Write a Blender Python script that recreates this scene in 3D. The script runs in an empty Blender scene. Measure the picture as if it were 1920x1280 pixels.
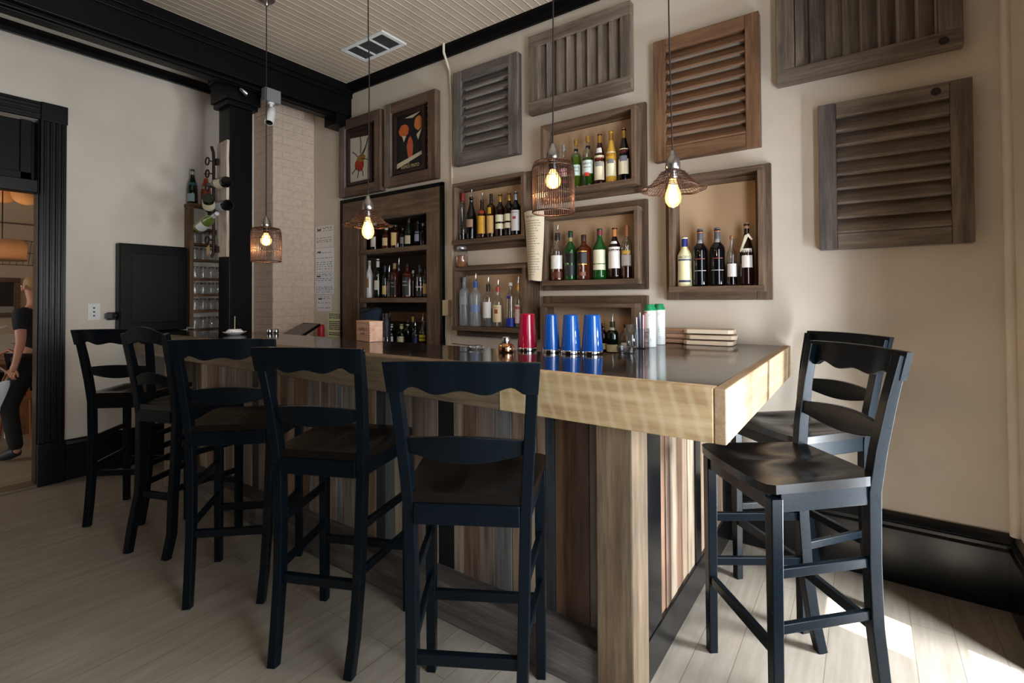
import bpy, bmesh, math, random
from math import sin, cos, pi, radians, sqrt, atan2
from mathutils import Vector, Matrix
random.seed(7)
SC = bpy.context.scene
COL = SC.collection

# ------------------------------------------------------------------ camera
F, CX, CY, H = 937.45, 960.0, 543.3, 1.33
RIGHT = Vector((.8169767, .57664255, -.00569468)).normalized()
_y, _p = radians(-35.2106), radians(.8455)
FWD = Vector((sin(_y) * cos(_p), cos(_y) * cos(_p), sin(_p)))
FWD = (FWD - RIGHT * FWD.dot(RIGHT)).normalized()
UP = RIGHT.cross(FWD)
CAM = Vector((0, 0, H))
cd = bpy.data.cameras.new('camera'); cam = bpy.data.objects.new('camera', cd); COL.objects.link(cam)
M3 = Matrix((RIGHT, UP, -FWD)).transposed()
cam.matrix_world = Matrix.Translation(CAM) @ M3.to_4x4()
cd.sensor_fit = 'HORIZONTAL'; cd.sensor_width = 36; cd.lens = F / 1920 * 36
cd.shift_y = -(640 - CY) / 1920
cd.clip_start = .02
SC.camera = cam

def ray(x, y): return FWD + RIGHT * ((x - CX) / F) - UP * ((y - CY) / F)
def onY(x, y, Y): d = ray(x, y); return CAM + d * (Y / d.y)
def onX(x, y, X): d = ray(x, y); return CAM + d * (X / d.x)
def onZ(x, y, Z): d = ray(x, y); return CAM + d * ((Z - H) / d.z)
def depth(p): return (Vector(p) - CAM).dot(FWD)

D, L, RX, HC = 2.957, -4.858, .515, 3.318      # back wall, left wall, right wall, ceiling

# ------------------------------------------------------------------ materials
def lin(c):
    r = []
    for v in c[:3]:
        v = v / 255.0
        r.append(v / 12.92 if v <= .04045 else ((v + .055) / 1.055) ** 2.4)
    return (*r, 1)
_m = {}
class N:
    def __init__(s, name):
        s.m = bpy.data.materials.new(name); s.m.use_nodes = True
        s.t = s.m.node_tree; s.n = s.t.nodes; s.l = s.t.links
        s.b = s.n['Principled BSDF']; s.out = s.n['Material Output']
    def add(s, typ, **k):
        q = s.n.new(typ)
        for a, v in k.items():
            if a.startswith('i_'): q.inputs[a[2:].replace('_', ' ')].default_value = v
            else: setattr(q, a, v)
        return q
    def link(s, a, b): s.l.new(a, b)
    def coords(s, scale, rnd=True, kind='Object'):
        tc = s.add('ShaderNodeTexCoord'); mp = s.add('ShaderNodeMapping')
        mp.inputs['Scale'].default_value = scale
        s.link(tc.outputs[kind], mp.inputs['Vector'])
        if rnd:
            oi = s.add('ShaderNodeObjectInfo'); mu = s.add('ShaderNodeMath', operation='MULTIPLY'); mu.inputs[1].default_value = 37.0
            s.link(oi.outputs['Random'], mu.inputs[0]); s.link(mu.outputs[0], mp.inputs['Location'])
        return mp.outputs[0]
    def noise(s, vec, scale, detail=4, rough=.55):
        q = s.add('ShaderNodeTexNoise'); q.inputs['Scale'].default_value = scale; q.inputs['Detail'].default_value = detail; q.inputs['Roughness'].default_value = rough
        s.link(vec, q.inputs['Vector']); return q.outputs['Fac']
    def ramp(s, fac, stops):
        q = s.add('ShaderNodeValToRGB'); e = q.color_ramp.elements
        while len(e) < len(stops): e.new(.5)
        for i, (p, c) in enumerate(stops): e[i].position = p; e[i].color = c
        s.link(fac, q.inputs['Fac']); return q.outputs['Color']
    def bump(s, h, strength=.3, dist=.002):
        q = s.add('ShaderNodeBump'); q.inputs['Strength'].default_value = strength; q.inputs['Distance'].default_value = dist
        s.link(h, q.inputs['Height']); s.link(q.outputs[0], s.b.inputs['Normal'])
    def set(s, **k):
        for a, v in k.items(): s.b.inputs[a.replace('_', ' ')].default_value = v

def plain(name, col, rough=.5, metal=0., spec=.5, coat=0., lum=None):
    if name in _m: return _m[name]
    q = N(name); q.set(Base_Color=lin(col), Roughness=rough, Metallic=metal); q.b.inputs['Specular IOR Level'].default_value = spec
    if coat: q.b.inputs['Coat Weight'].default_value = coat; q.b.inputs['Coat Roughness'].default_value = .05
    v = q.coords((1, 1, 1)); n = q.noise(v, 60, 2)
    mr = q.add('ShaderNodeMapRange'); mr.inputs['To Min'].default_value = max(.02, rough - .02); mr.inputs['To Max'].default_value = min(1, rough + .02)
    q.link(n, mr.inputs[0]); q.link(mr.outputs[0], q.b.inputs['Roughness'])
    _m[name] = q.m; return q.m

def wood(name, dark, mid, light, axis='X', rough=.65, bump=.35, streak=1.0, scale=1.0):
    if name in _m: return _m[name]
    q = N(name)
    lo, hi = 2.2 * scale, 34 * scale
    sc = {'X': (lo, hi, hi), 'Y': (hi, lo, hi), 'Z': (hi, hi, lo)}[axis]
    v = q.coords(sc)
    n1 = q.noise(v, 1.0, 6, .6)
    v2 = q.coords(tuple(a * 3.1 for a in sc)); n2 = q.noise(v2, 1.3, 5, .65)
    v3 = q.coords((2.5, 2.5, 2.5)); n3 = q.noise(v3, 1.2, 2)
    m1 = q.add('ShaderNodeMix'); m1.inputs['Factor'].default_value = .38
    q.link(n1, m1.inputs[2]); q.link(n2, m1.inputs[3])
    m2 = q.add('ShaderNodeMix'); m2.inputs['Factor'].default_value = .22
    q.link(m1.outputs[0], m2.inputs[2]); q.link(n3, m2.inputs[3])
    c = q.ramp(m2.outputs[0], [(.34, lin(dark)), (.5, lin(mid)), (.66, lin(light))])
    q.link(c, q.b.inputs['Base Color']); q.set(Roughness=rough)
    q.bump(m1.outputs[0], bump, .002)
    _m[name] = q.m; return q.m

def plaster():
    q = N('cream_plaster'); v = q.coords((1, 1, 1), False)
    n = q.noise(v, 2.1, 4); n2 = q.noise(v, 38, 5, .6); n3 = q.noise(v, 7, 3)
    c = q.ramp(n, [(.3, lin((214, 201, 183))), (.7, lin((226, 214, 198)))])
    q.link(c, q.b.inputs['Base Color']); q.set(Roughness=.6)
    m = q.add('ShaderNodeMix'); m.inputs['Factor'].default_value = .35; q.link(n2, m.inputs[2]); q.link(n3, m.inputs[3])
    q.bump(m.outputs[0], .28, .006); return q.m
def brick():
    q = N('painted_brick'); v = q.coords((1, 1, 1), False)
    mp = q.add('ShaderNodeMapping'); mp.inputs['Rotation'].default_value = (0, radians(90), 0)
    sep = q.add('ShaderNodeSeparateXYZ'); cb = q.add('ShaderNodeCombineXYZ'); q.link(v, sep.inputs[0])
    ad = q.add('ShaderNodeMath', operation='ADD'); q.link(sep.outputs[0], ad.inputs[0]); q.link(sep.outputs[1], ad.inputs[1])
    q.link(ad.outputs[0], cb.inputs[0]); q.link(sep.outputs[2], cb.inputs[1])
    b = q.add('ShaderNodeTexBrick'); b.inputs['Scale'].default_value = 1; b.inputs['Brick Width'].default_value = .21; b.inputs['Row Height'].default_value = .072
    b.inputs['Mortar Size'].default_value = .009; b.inputs['Mortar Smooth'].default_value = .8
    q.link(cb.outputs[0], b.inputs['Vector'])
    n = q.noise(v, 30, 4)
    c = q.ramp(n, [(.3, lin((205, 180, 160))), (.7, lin((220, 198, 178)))]); q.link(c, q.b.inputs['Base Color']); q.set(Roughness=.6)
    inv = q.add('ShaderNodeMath', operation='SUBTRACT'); inv.inputs[0].default_value = 1; q.link(b.outputs['Fac'], inv.inputs[1])
    ad2 = q.add('ShaderNodeMath', operation='MULTIPLY_ADD'); ad2.inputs[1].default_value = .06; q.link(n, ad2.inputs[0]); q.link(inv.outputs[0], ad2.inputs[2])
    q.bump(ad2.outputs[0], .55, .006); return q.m
def beadboard():
    q = N('tan_beadboard'); v = q.coords((1, 1, 1), False)
    sep = q.add('ShaderNodeSeparateXYZ'); q.link(v, sep.inputs[0])
    mu = q.add('ShaderNodeMath', operation='MULTIPLY'); mu.inputs[1].default_value = 1 / .064; q.link(sep.outputs[0], mu.inputs[0])
    fr = q.add('ShaderNodeMath', operation='FRACT'); q.link(mu.outputs[0], fr.inputs[0])
    prof = q.ramp(fr.outputs[0], [(0, (0, 0, 0, 1)), (.06, (0, 0, 0, 1)), (.10, (1, 1, 1, 1)), (.18, (1, 1, 1, 1)), (.24, (.45, .45, .45, 1)), (1, (.5, .5, .5, 1))])
    n = q.noise(v, 3, 3)
    c = q.ramp(n, [(.3, lin((200, 182, 160))), (.7, lin((214, 196, 174)))])
    c2 = q.ramp(fr.outputs[0], [(0, (.62, .58, .54, 1)), (.06, (.62, .58, .54, 1)), (.10, (1.2, 1.2, 1.2, 1)), (.24, (1.2, 1.2, 1.2, 1)), (.30, (.86, .85, .84, 1))])  # bead highlights painted in as lighter ridges, with darker grooves
    mx = q.add('ShaderNodeMix', data_type='RGBA', blend_type='MULTIPLY'); mx.inputs['Factor'].default_value = 1
    q.link(c, mx.inputs[6]); q.link(c2, mx.inputs[7]); q.link(mx.outputs[2], q.b.inputs['Base Color']); q.set(Roughness=.5)
    q.bump(prof, .7, .006); return q.m
def floor_mat():
    q = N('painted_floorboards'); v = q.coords((1, 1, 1), False)
    sep = q.add('ShaderNodeSeparateXYZ'); q.link(v, sep.inputs[0])
    cb = q.add('ShaderNodeCombineXYZ'); q.link(sep.outputs[1], cb.inputs[0]); q.link(sep.outputs[0], cb.inputs[1])
    b = q.add('ShaderNodeTexBrick'); b.inputs['Scale'].default_value = 1; b.inputs['Brick Width'].default_value = 2.6; b.inputs['Row Height'].default_value = .135
    b.inputs['Mortar Size'].default_value = .0016; b.inputs['Mortar Smooth'].default_value = .2
    b.inputs['Color1'].default_value = (.95, .95, .95, 1); b.inputs['Color2'].default_value = (1.03, 1.03, 1.03, 1); b.inputs['Mortar'].default_value = (.6, .56, .52, 1)
    q.link(cb.outputs[0], b.inputs['Vector'])
    st = q.add('ShaderNodeMapping'); st.inputs['Scale'].default_value = (14, 1.2, 1); q.link(v, st.inputs[0])
    n = q.noise(st.outputs[0], 2, 6, .65); n2 = q.noise(v, 1.3, 3)
    st3 = q.add('ShaderNodeMapping'); st3.inputs['Scale'].default_value = (40, 9, 1); q.link(v, st3.inputs[0]); n3 = q.noise(st3.outputs[0], 1.2, 3, .6)
    c = q.ramp(n, [(.3, lin((134, 123, 108))), (.6, lin((154, 143, 129)))])
    sc = q.ramp(n3, [(.2, (.45, .4, .36, 1)), (.27, (1, 1, 1, 1))])
    m1 = q.add('ShaderNodeMix', data_type='RGBA', blend_type='MULTIPLY'); m1.inputs['Factor'].default_value = 1; q.link(c, m1.inputs[6]); q.link(b.outputs['Color'], m1.inputs[7])
    m2 = q.add('ShaderNodeMix', data_type='RGBA', blend_type='MULTIPLY'); m2.inputs['Factor'].default_value = .8; q.link(m1.outputs[2], m2.inputs[6]); q.link(sc, m2.inputs[7])
    q.link(m2.outputs[2], q.b.inputs['Base Color'])
    r = q.add('ShaderNodeMapRange'); r.inputs['To Min'].default_value = .38; r.inputs['To Max'].default_value = .62; q.link(n2, r.inputs[0]); q.link(r.outputs[0], q.b.inputs['Roughness'])
    inv = q.add('ShaderNodeMath', operation='SUBTRACT'); inv.inputs[0].default_value = 1; q.link(b.outputs['Fac'], inv.inputs[1])
    q.bump(inv.outputs[0], .5, .002); return q.m
def planks_mat(axis='Z'):
    q = N('reclaimed_planks'); v = q.coords((40, 40, 2.4)); n1 = q.noise(v, 1, 6, .62)
    v2 = q.coords((7, 7, 1.3)); n2 = q.noise(v2, 1.5, 3)
    a = q.add('ShaderNodeAttribute'); a.attribute_name = 'Col'
    g = q.ramp(n1, [(.3, (.42, .4, .38, 1)), (.52, (1, 1, 1, 1)), (.72, (1.3, 1.28, 1.24, 1))])
    g2 = q.ramp(n2, [(.30, (.72, .70, .68, 1)), (.6, (1.06, 1.06, 1.06, 1))])
    m1 = q.add('ShaderNodeMix', data_type='RGBA', blend_type='MULTIPLY'); m1.inputs['Factor'].default_value = 1; q.link(a.outputs['Color'], m1.inputs[6]); q.link(g, m1.inputs[7])
    m2 = q.add('ShaderNodeMix', data_type='RGBA', blend_type='MULTIPLY'); m2.inputs['Factor'].default_value = 1; q.link(m1.outputs[2], m2.inputs[6]); q.link(g2, m2.inputs[7])
    q.link(m2.outputs[2], q.b.inputs['Base Color']); q.set(Roughness=.62); q.bump(n1, .35, .002); return q.m
def sawn(name):
    q = N(name); v = q.coords((2.5, 30, 30)); n1 = q.noise(v, 1, 6, .6)
    tc = q.add('ShaderNodeTexCoord'); mp = q.add('ShaderNodeMapping'); mp.inputs['Rotation'].default_value = (0, radians(14), 0); q.link(tc.outputs['Object'], mp.inputs[0])
    w = q.add('ShaderNodeTexWave', bands_direction='X'); w.inputs['Scale'].default_value = 6; w.inputs['Distortion'].default_value = 1.4; w.inputs['Detail'].default_value = 3; w.inputs['Detail Scale'].default_value = 2; q.link(mp.outputs[0], w.inputs['Vector'])
    wr = q.ramp(w.outputs['Fac'], [(.55, (0, 0, 0, 1)), (1, (1, 1, 1, 1))])
    v3 = q.coords((3, 3, 9)); n3 = q.noise(v3, 1.4, 3)
    m = q.add('ShaderNodeMix'); m.inputs['Factor'].default_value = .4; q.link(n1, m.inputs[2]); q.link(n3, m.inputs[3])
    c = q.ramp(m.outputs[0], [(.32, lin((150, 118, 78))), (.5, lin((190, 160, 116))), (.68, lin((212, 186, 146)))])
    mx = q.add('ShaderNodeMix', data_type='RGBA'); q.link(wr, mx.inputs['Factor']); q.link(c, mx.inputs[6]); mx.inputs[7].default_value = lin((226, 206, 172))
    mf = q.add('ShaderNodeMath', operation='MULTIPLY'); mf.inputs[1].default_value = .28; q.link(wr, mf.inputs[0]); q.link(mf.outputs[0], mx.inputs['Factor'])
    q.link(mx.outputs[2], q.b.inputs['Base Color']); q.set(Roughness=.6); q.bump(n1, .3, .002); return q.m
def glass(name, tint, gloss=.14, rough=.02, dens=0.0, body=None, glow=None):
    """thin walled clear / tinted vessel: transparent with fresnel gloss, optional translucent body colour"""
    if name in _m: return _m[name]
    q = N(name); q.n.remove(q.b)
    tr = q.add('ShaderNodeBsdfTransparent'); tr.inputs[0].default_value = (*[x for x in tint], 1)
    gl = q.add('ShaderNodeBsdfGlossy'); gl.inputs['Roughness'].default_value = rough
    lw = q.add('ShaderNodeLayerWeight'); lw.inputs['Blend'].default_value = .35
    v = q.coords((9, 9, 9)); nz = q.noise(v, 2, 2)
    mr = q.add('ShaderNodeMapRange'); mr.inputs['To Min'].default_value = gloss * .45; mr.inputs['To Max'].default_value = min(.9, gloss * 4); q.link(lw.outputs['Facing'], mr.inputs[0])
    base = tr.outputs[0]
    if dens:
        df = q.add('ShaderNodeBsdfDiffuse'); df.inputs[0].default_value = (*body, 1); tl = q.add('ShaderNodeBsdfTranslucent'); tl.inputs[0].default_value = (*body, 1)
        a = q.add('ShaderNodeMixShader'); a.inputs[0].default_value = .5; q.link(df.outputs[0], a.inputs[1]); q.link(tl.outputs[0], a.inputs[2])
        b = q.add('ShaderNodeMixShader'); b.inputs[0].default_value = dens; q.link(tr.outputs[0], b.inputs[1]); q.link(a.outputs[0], b.inputs[2]); base = b.outputs[0]
    if glow:                                                        # lit bulb envelope
        em = q.add('ShaderNodeEmission'); em.inputs[0].default_value = (*glow[:3], 1); em.inputs[1].default_value = glow[3]
        ad = q.add('ShaderNodeMixShader'); ad.inputs[0].default_value = .55; q.link(base, ad.inputs[1]); q.link(em.outputs[0], ad.inputs[2]); base = ad.outputs[0]
    mx = q.add('ShaderNodeMixShader'); q.link(mr.outputs[0], mx.inputs[0]); q.link(base, mx.inputs[1]); q.link(gl.outputs[0], mx.inputs[2])
    q.link(mx.outputs[0], q.out.inputs['Surface']); _m[name] = q.m; return q.m
def emit(name, col, s):
    if name in _m: return _m[name]
    q = N(name); q.set(Base_Color=(*col, 1), Roughness=.3); q.b.inputs['Emission Color'].default_value = (*col, 1); q.b.inputs['Emission Strength'].default_value = s
    _m[name] = q.m; return q.m

PLASTER, BRICK, BEAD, FLOOR = plaster(), brick(), beadboard(), floor_mat()
PLANK = planks_mat(); SAWN = sawn('light_sawn_timber')
BLACK = plain('black_gloss_paint', (10, 11, 13), .26, spec=.45)
TRIMB = plain('black_trim_paint', (5, 5, 6), .42, spec=.18)
STOOL = plain('black_satin_lacquer', (6, 14, 20), .28, spec=.2)
SEATM = plain('worn_black_lacquer', (16, 12, 10), .24, spec=.4)
def wset(pfx, *c): return {a: wood(pfx + '_' + a, *c, axis=a) for a in 'XYZ'}
GREYW = wset('grey_weathered_wood', (52, 48, 46), (98, 90, 85), (138, 128, 120))
BROWNW = wset('brown_barn_wood', (54, 40, 30), (98, 76, 59), (134, 108, 86))
REDW = wset('ruddy_shutter_wood', (66, 44, 28), (116, 82, 56), (148, 112, 82))
MIXW = wset('taupe_shutter_wood', (62, 54, 46), (112, 98, 86), (150, 134, 118))
CABW = wset('brown_cabinet_wood', (62, 47, 35), (104, 82, 64), (136, 110, 88))
DARKW = wset('dark_weathered_wood', (62, 50, 38), (112, 94, 72), (140, 122, 98))
KICKW = wset('charred_grey_beam', (44, 40, 38), (88, 80, 76), (126, 116, 110))
POSTW = wset('tan_rough_post', (70, 56, 41), (108, 88, 66), (140, 118, 92))
RACKW = wset('rack_wood', (64, 44, 28), (108, 78, 52), (136, 104, 74))
TABLEW = wset('table_wood', (90, 60, 40), (150, 108, 76), (180, 140, 104))
CHROME = plain('polished_steel', (215, 215, 215), .12, 1)
BRASS = plain('brass', (190, 140, 80), .25, 1)
COPPER = plain('copper_steel', (220, 165, 125), .1, 1)
WHITEP = plain('white_plastic', (232, 230, 225), .4)
PAPER = plain('white_paper', (250, 250, 250), .8)
CREAMP = plain('cream_paper', (236, 226, 198), .75)
YELP = plain('pale_green_paper', (236, 242, 186), .8)
INK = plain('grey_ink', (88, 88, 92), .8)
REDI = plain('red_ink', (190, 40, 36), .7)
BLKL = plain('black_label', (16, 16, 18), .5)
GOLD = plain('gold_foil', (206, 160, 78), .3, .8)
SILV = plain('silver_foil', (190, 192, 198), .28, .8)
IRON = plain('dark_iron', (48, 36, 30), .5, .6)
def flat(name, c, r=.55): return plain(name, c, r)

# ------------------------------------------------------------------ mesh helper
class MB:
    def __init__(s, off=(0, 0, 0)): s.v = []; s.f = []; s.sm = []; s.c = []; s.o = Vector(off); s.col = None
    def _add(s, vs, fs, smooth=False):
        b = len(s.v); s.v += [Vector(p) - s.o for p in vs]
        for q in fs: s.f.append([b + i for i in q]); s.sm.append(smooth); s.c.append(s.col)
        return s
    def hexa(s, p): return s._add(p, [(0, 3, 2, 1), (4, 5, 6, 7), (0, 1, 5, 4), (1, 2, 6, 5), (2, 3, 7, 6), (3, 0, 4, 7)])
    def box(s, x0, x1, y0, y1, z0, z1):
        x0, x1 = min(x0, x1), max(x0, x1); y0, y1 = min(y0, y1), max(y0, y1); z0, z1 = min(z0, z1), max(z0, z1)
        return s.hexa([(x0, y0, z0), (x1, y0, z0), (x1, y1, z0), (x0, y1, z0), (x0, y0, z1), (x1, y0, z1), (x1, y1, z1), (x0, y1, z1)])
    def prism(s, pts, d):
        """pts: 3-D polygon, d: extrusion vector"""
        n = len(pts); d = Vector(d); a = [Vector(p) for p in pts]; b = [p + d for p in a]
        return s._add(a + b, [tuple(range(n - 1, -1, -1)), tuple(range(n, 2 * n))] + [(i, (i + 1) % n, n + (i + 1) % n, n + i) for i in range(n)])
    def loft(s, rings, smooth=False, caps=True, close=False):
        n = len(rings[0]); vs = [p for r in rings for p in r]; fs = []
        R = len(rings)
        for k in range(R if close else R - 1):
            for i in range(n):
                a = k * n; b = ((k + 1) % R) * n
                fs.append((a + i, a + (i + 1) % n, b + (i + 1) % n, b + i))
        s._add(vs, fs, smooth)
        if caps and not close:
            s._add(rings[0], [tuple(range(n - 1, -1, -1))]); s._add(rings[-1], [tuple(range(n))])
        return s
    def lathe(s, prof, c=(0, 0, 0), n=20, sq=0, rot=0, axis=None, closed_top=True):
        """prof: (r, z). sq>0 makes the section squarish."""
        rings = []; c = Vector(c)
        if axis is not None:
            ax = Vector(axis).normalized(); u = ax.orthogonal().normalized(); w = ax.cross(u)
        for r, z in prof:
            g = []
            for i in range(n):
                t = 2 * pi * i / n + rot
                k = 1.0
                if sq: k = (abs(cos(t - rot)) ** sq + abs(sin(t - rot)) ** sq) ** (-1.0 / sq)
                x, y = r * k * cos(t), r * k * sin(t)
                g.append(c + (u * x + w * y + ax * z if axis is not None else Vector((x, y, z))))
            rings.append(g)
        return s.loft(rings, smooth=True)
    def tube(s, path, r, n=8, close=False):
        path = [Vector(p) for p in path]; m = len(path); rings = []
        rr = r if isinstance(r, (list, tuple)) else [r] * m
        pu = None
        for i, p in enumerate(path):
            if close: t = path[(i + 1) % m] - path[i - 1]
            else: t = path[min(i + 1, m - 1)] - path[max(i - 1, 0)]
            t.normalize()
            if pu is None: u = t.orthogonal().normalized()
            else:
                u = pu - t * pu.dot(t)
                u = u.normalized() if u.length > 1e-6 else t.orthogonal().normalized()
            pu = u; w = t.cross(u)
            rings.append([p + (u * cos(2 * pi * k / n) + w * sin(2 * pi * k / n)) * rr[i] for k in range(n)])
        return s.loft(rings, smooth=True, close=close)
    def bar(s, path, w, d, side=(1, 0, 0)):
        """square-section member along a path: w across side, d along the other"""
        path = [Vector(p) for p in path]; m = len(path); rings = []
        ww = w if isinstance(w, (list, tuple)) else [w] * m; dd = d if isinstance(d, (list, tuple)) else [d] * m
        for i, p in enumerate(path):
            t = (path[min(i + 1, m - 1)] - path[max(i - 1, 0)]).normalized()
            u = Vector(side); u = (u - t * u.dot(t)).normalized(); q = t.cross(u)
            rings.append([p + u * (a * ww[i] / 2) + q * (b * dd[i] / 2) for a, b in ((-1, -1), (1, -1), (1, 1), (-1, 1))])
        return s.loft(rings)
    def ball(s, c, r, n=12, m=8, sc=(1, 1, 1)):
        c = Vector(c); rings = []
        for j in range(1, m):
            t = pi * j / m
            rings.append([c + Vector((r * sc[0] * sin(t) * cos(2 * pi * i / n), r * sc[1] * sin(t) * sin(2 * pi * i / n), -r * sc[2] * cos(t))) for i in range(n)])
        return s.loft(rings, smooth=True)
    def quad(s, pts): return s._add(pts, [tuple(range(len(pts)))])
    def build(s, name, mat, parent=None, bevel=0, seg=2, loc=None):
        me = bpy.data.meshes.new(name); me.from_pydata([tuple(p) for p in s.v], [], s.f)
        me.polygons.foreach_set('use_smooth', s.sm)
        if any(c is not None for c in s.c):
            at = me.color_attributes.new('Col', 'FLOAT_COLOR', 'CORNER')
            for pl, c in zip(me.polygons, s.c):
                for li in pl.loop_indices: at.data[li].color = c or (1, 1, 1, 1)
        bm = bmesh.new(); bm.from_mesh(me); bmesh.ops.recalc_face_normals(bm, faces=bm.faces); bm.to_mesh(me); bm.free()
        me.materials.append(mat); me.update()
        o = bpy.data.objects.new(name, me); COL.objects.link(o)
        if parent is not None: o.parent = parent
        elif s.o.length: o.location = s.o
        if loc is not None: o.location = loc
        if bevel:
            b = o.modifiers.new('bevel', 'BEVEL'); b.width = bevel; b.segments = seg; b.limit_method = 'ANGLE'; b.angle_limit = radians(40)
        return o

def thing(name, label, cat, loc=(0, 0, 0), rz=0, group=None, rot=None):
    o = bpy.data.objects.new(name, None); COL.objects.link(o); o.empty_display_size = .05
    o.location = loc; o.rotation_euler = rot or (0, 0, rz); o['label'] = label; o['category'] = cat
    if group: o['group'] = group
    return o
def tag(o, label, cat, group=None):
    o['label'] = label; o['category'] = cat
    if group: o['group'] = group
    return o
def struct(o, label=None):
    o['kind'] = 'structure'
    if label: o['label'] = label
    return o
def copy_tree(o, parent=None):
    c = o.copy(); COL.objects.link(c)
    if parent is not None: c.parent = parent; c.matrix_parent_inverse = o.matrix_parent_inverse.copy()
    for ch in list(o.children): copy_tree(ch, c)
    return c
_tc = {}
def text_verts(txt, size):
    cu = bpy.data.curves.new('t', 'FONT'); cu.body = txt; cu.size = size; cu.align_x = 'CENTER'; cu.align_y = 'CENTER'; cu.resolution_u = 2
    ob = bpy.data.objects.new('t', cu); COL.objects.link(ob)
    dg = bpy.context.evaluated_depsgraph_get(); me = bpy.data.meshes.new_from_object(ob.evaluated_get(dg))
    v = [p.co.copy() for p in me.vertices]; f = [tuple(p.vertices) for p in me.polygons]
    bpy.data.objects.remove(ob); bpy.data.curves.remove(cu); bpy.data.meshes.remove(me)
    return v, f
def flat_text(txt, size, place, name, mat, parent):
    """place(x, y) -> 3-D point"""
    v, f = text_verts(txt, size); mb = MB(); mb._add([place(p.x, p.y) for p in v], f); return mb.build(name, mat, parent)

# ------------------------------------------------------------------ room shell
NX0, NX1, NZ0, NZ1 = -3.93, -2.92, .80, 2.03                     # niche behind the bottle cabinet
WT = .32                                                            # outer wall thickness
m = MB(); m.box(L - .1, NX0, D, D + WT, 0, HC); m.box(NX1, RX + .4, D, D + WT, 0, HC); m.box(NX0, NX1, D, D + WT, NZ1, HC); m.box(NX0, NX1, D, D + WT, 0, NZ0)
m.box(NX0 - .05, NX1 + .05, D + WT, D + WT + .05, NZ0 - .05, NZ1 + .05)
struct(m.build('wall_back', PLASTER))
DY0, DY1, DZ, DT = -.25, .972, 2.10, 2.63                           # doorway in the left wall
m = MB(); m.box(L - .10, L, DY1, D + .1, 0, HC); m.box(L - .10, L, -3.4, DY0, 0, HC); m.box(L - .10, L, DY0, DY1, DT, HC)
struct(m.build('wall_left', PLASTER))
# right wall with deep reveals; second and third windows unseen, added for fill light
WIN = [(1.80, 2.48, .02, 2.36), (.30, 1.68, .30, 2.36), (-1.9, -.5, .30, 2.36)]
WD = .55                                                            # depth of the window reveals
m = MB(); xs = (RX, RX + WD)
m.box(*xs, WIN[0][1], D + .32, 0, HC); m.box(*xs, WIN[1][1], WIN[0][0], 0, HC); m.box(*xs, WIN[2][1], WIN[1][0], 0, HC); m.box(*xs, -3.4, WIN[2][0], 0, HC)
for a in WIN: m.box(*xs, a[0], a[1], 0, a[2]); m.box(*xs, a[0], a[1], a[3], HC)
struct(m.build('wall_right', PLASTER))
m = MB(); m.box(L - .10, RX + WD, -3.6, -3.4, 0, HC); struct(m.build('wall_front', plain('dark_panelled_wall', (52, 40, 32), .6)))  # unseen wall coloured dark to keep reflections off the stools
m = MB(); m.box(-9.4, RX + WD, -3.6, D + .4, -.06, 0); struct(m.build('floor', FLOOR))
m = MB(); m.box(L - .10, RX + WD, -3.6, D + .4, HC, HC + .06); struct(m.build('ceiling', BEAD))
for k, a in enumerate(WIN):
    w = bpy.data.objects.new('window_%d' % (k + 1), None); COL.objects.link(w); struct(w); w.location = (RX + WD - .1, (a[0] + a[1]) / 2, a[2])
    mb = MB(w.location); x0, x1 = RX + WD - .12, RX + WD - .07
    for y in (a[0], a[1] - .10): mb.box(x0, x1, y, y + .10, a[2], a[3])
    for z, t in ((a[2], .52 if k == 0 else .06), (.72, .13), (1.22, .06), (a[3] - .06, .06)): mb.box(x0, x1, a[0], a[1], z, z + t)
    if k == 0: mb.box(x0, x1, a[0], 2.10, a[2], a[3])  # solid panel added to block sun from the nearer panes
    mb.build('sash', TRIMB, w, bevel=.004)
    mb = MB(w.location); x0 = RX - .012; x1 = RX + WD - .12
    mb.box(x0, x1, a[0], a[0] + .012, a[2], a[3]); mb.box(x0, x1, a[1] - .012, a[1], a[2], a[3]); mb.box(x0, x1, a[0], a[1], a[3] - .012, a[3]); mb.build('jamb_lining', TRIMB, w)  # black linings added to cut light bouncing off the unseen reveals
    mb = MB(w.location); mb.box(RX + WD - .065, RX + WD - .06, a[0], a[1], 1.20 if k == 0 else 1.9, a[3]); mb.build('roller_blind', plain('linen_blind', (210, 200, 184), .8), w)  # unseen blinds added to hold back the higher sun
m = MB(); m.box(RX + WD + .02, 3.3, -3.6, 1.44, 2.40, 2.44); struct(m.build('trim_7', plain('awning_cloth', (60, 60, 58), .9)))  # unseen slab added outside to keep sun out of the fill windows
# baseboards, crown
def base_prof(t, h): return [(0, 0), (t, 0), (t, h * .78), (t * .75, h * .80), (t * .75, h * .86), (t * .95, h * .88), (t * .6, h * .96), (t * .25, h), (0, h)]
m = MB(); m.prism([(L + .02, D - a, b) for a, b in base_prof(.035, .318)], (RX - L - .02, 0, 0)); struct(m.build('baseboard_back', BLACK, bevel=.003))
m = MB(); m.prism([(L + a, 1.117, b) for a, b in base_prof(.035, .294)], (0, D - 1.117, 0)); struct(m.build('baseboard_left', BLACK, bevel=.003))
m = MB()
for y0, y1 in ((-3.4, 1.80), (2.48, D - .036)): m.prism([(RX - a, y0, b) for a, b in base_prof(.035, .318)], (0, y1 - y0, 0))
struct(m.build('baseboard_right', BLACK, bevel=.003))
m = MB(); m.prism([(-3.93, D, HC), (-3.93, D - .075, HC), (-3.93, D - .07, HC - .02), (-3.93, D - .04, HC - .045), (-3.93, D - .02, HC - .07), (-3.93, D, HC - .07)], (RX + 3.93, 0, 0)); struct(m.build('trim_1', TRIMB))
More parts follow.
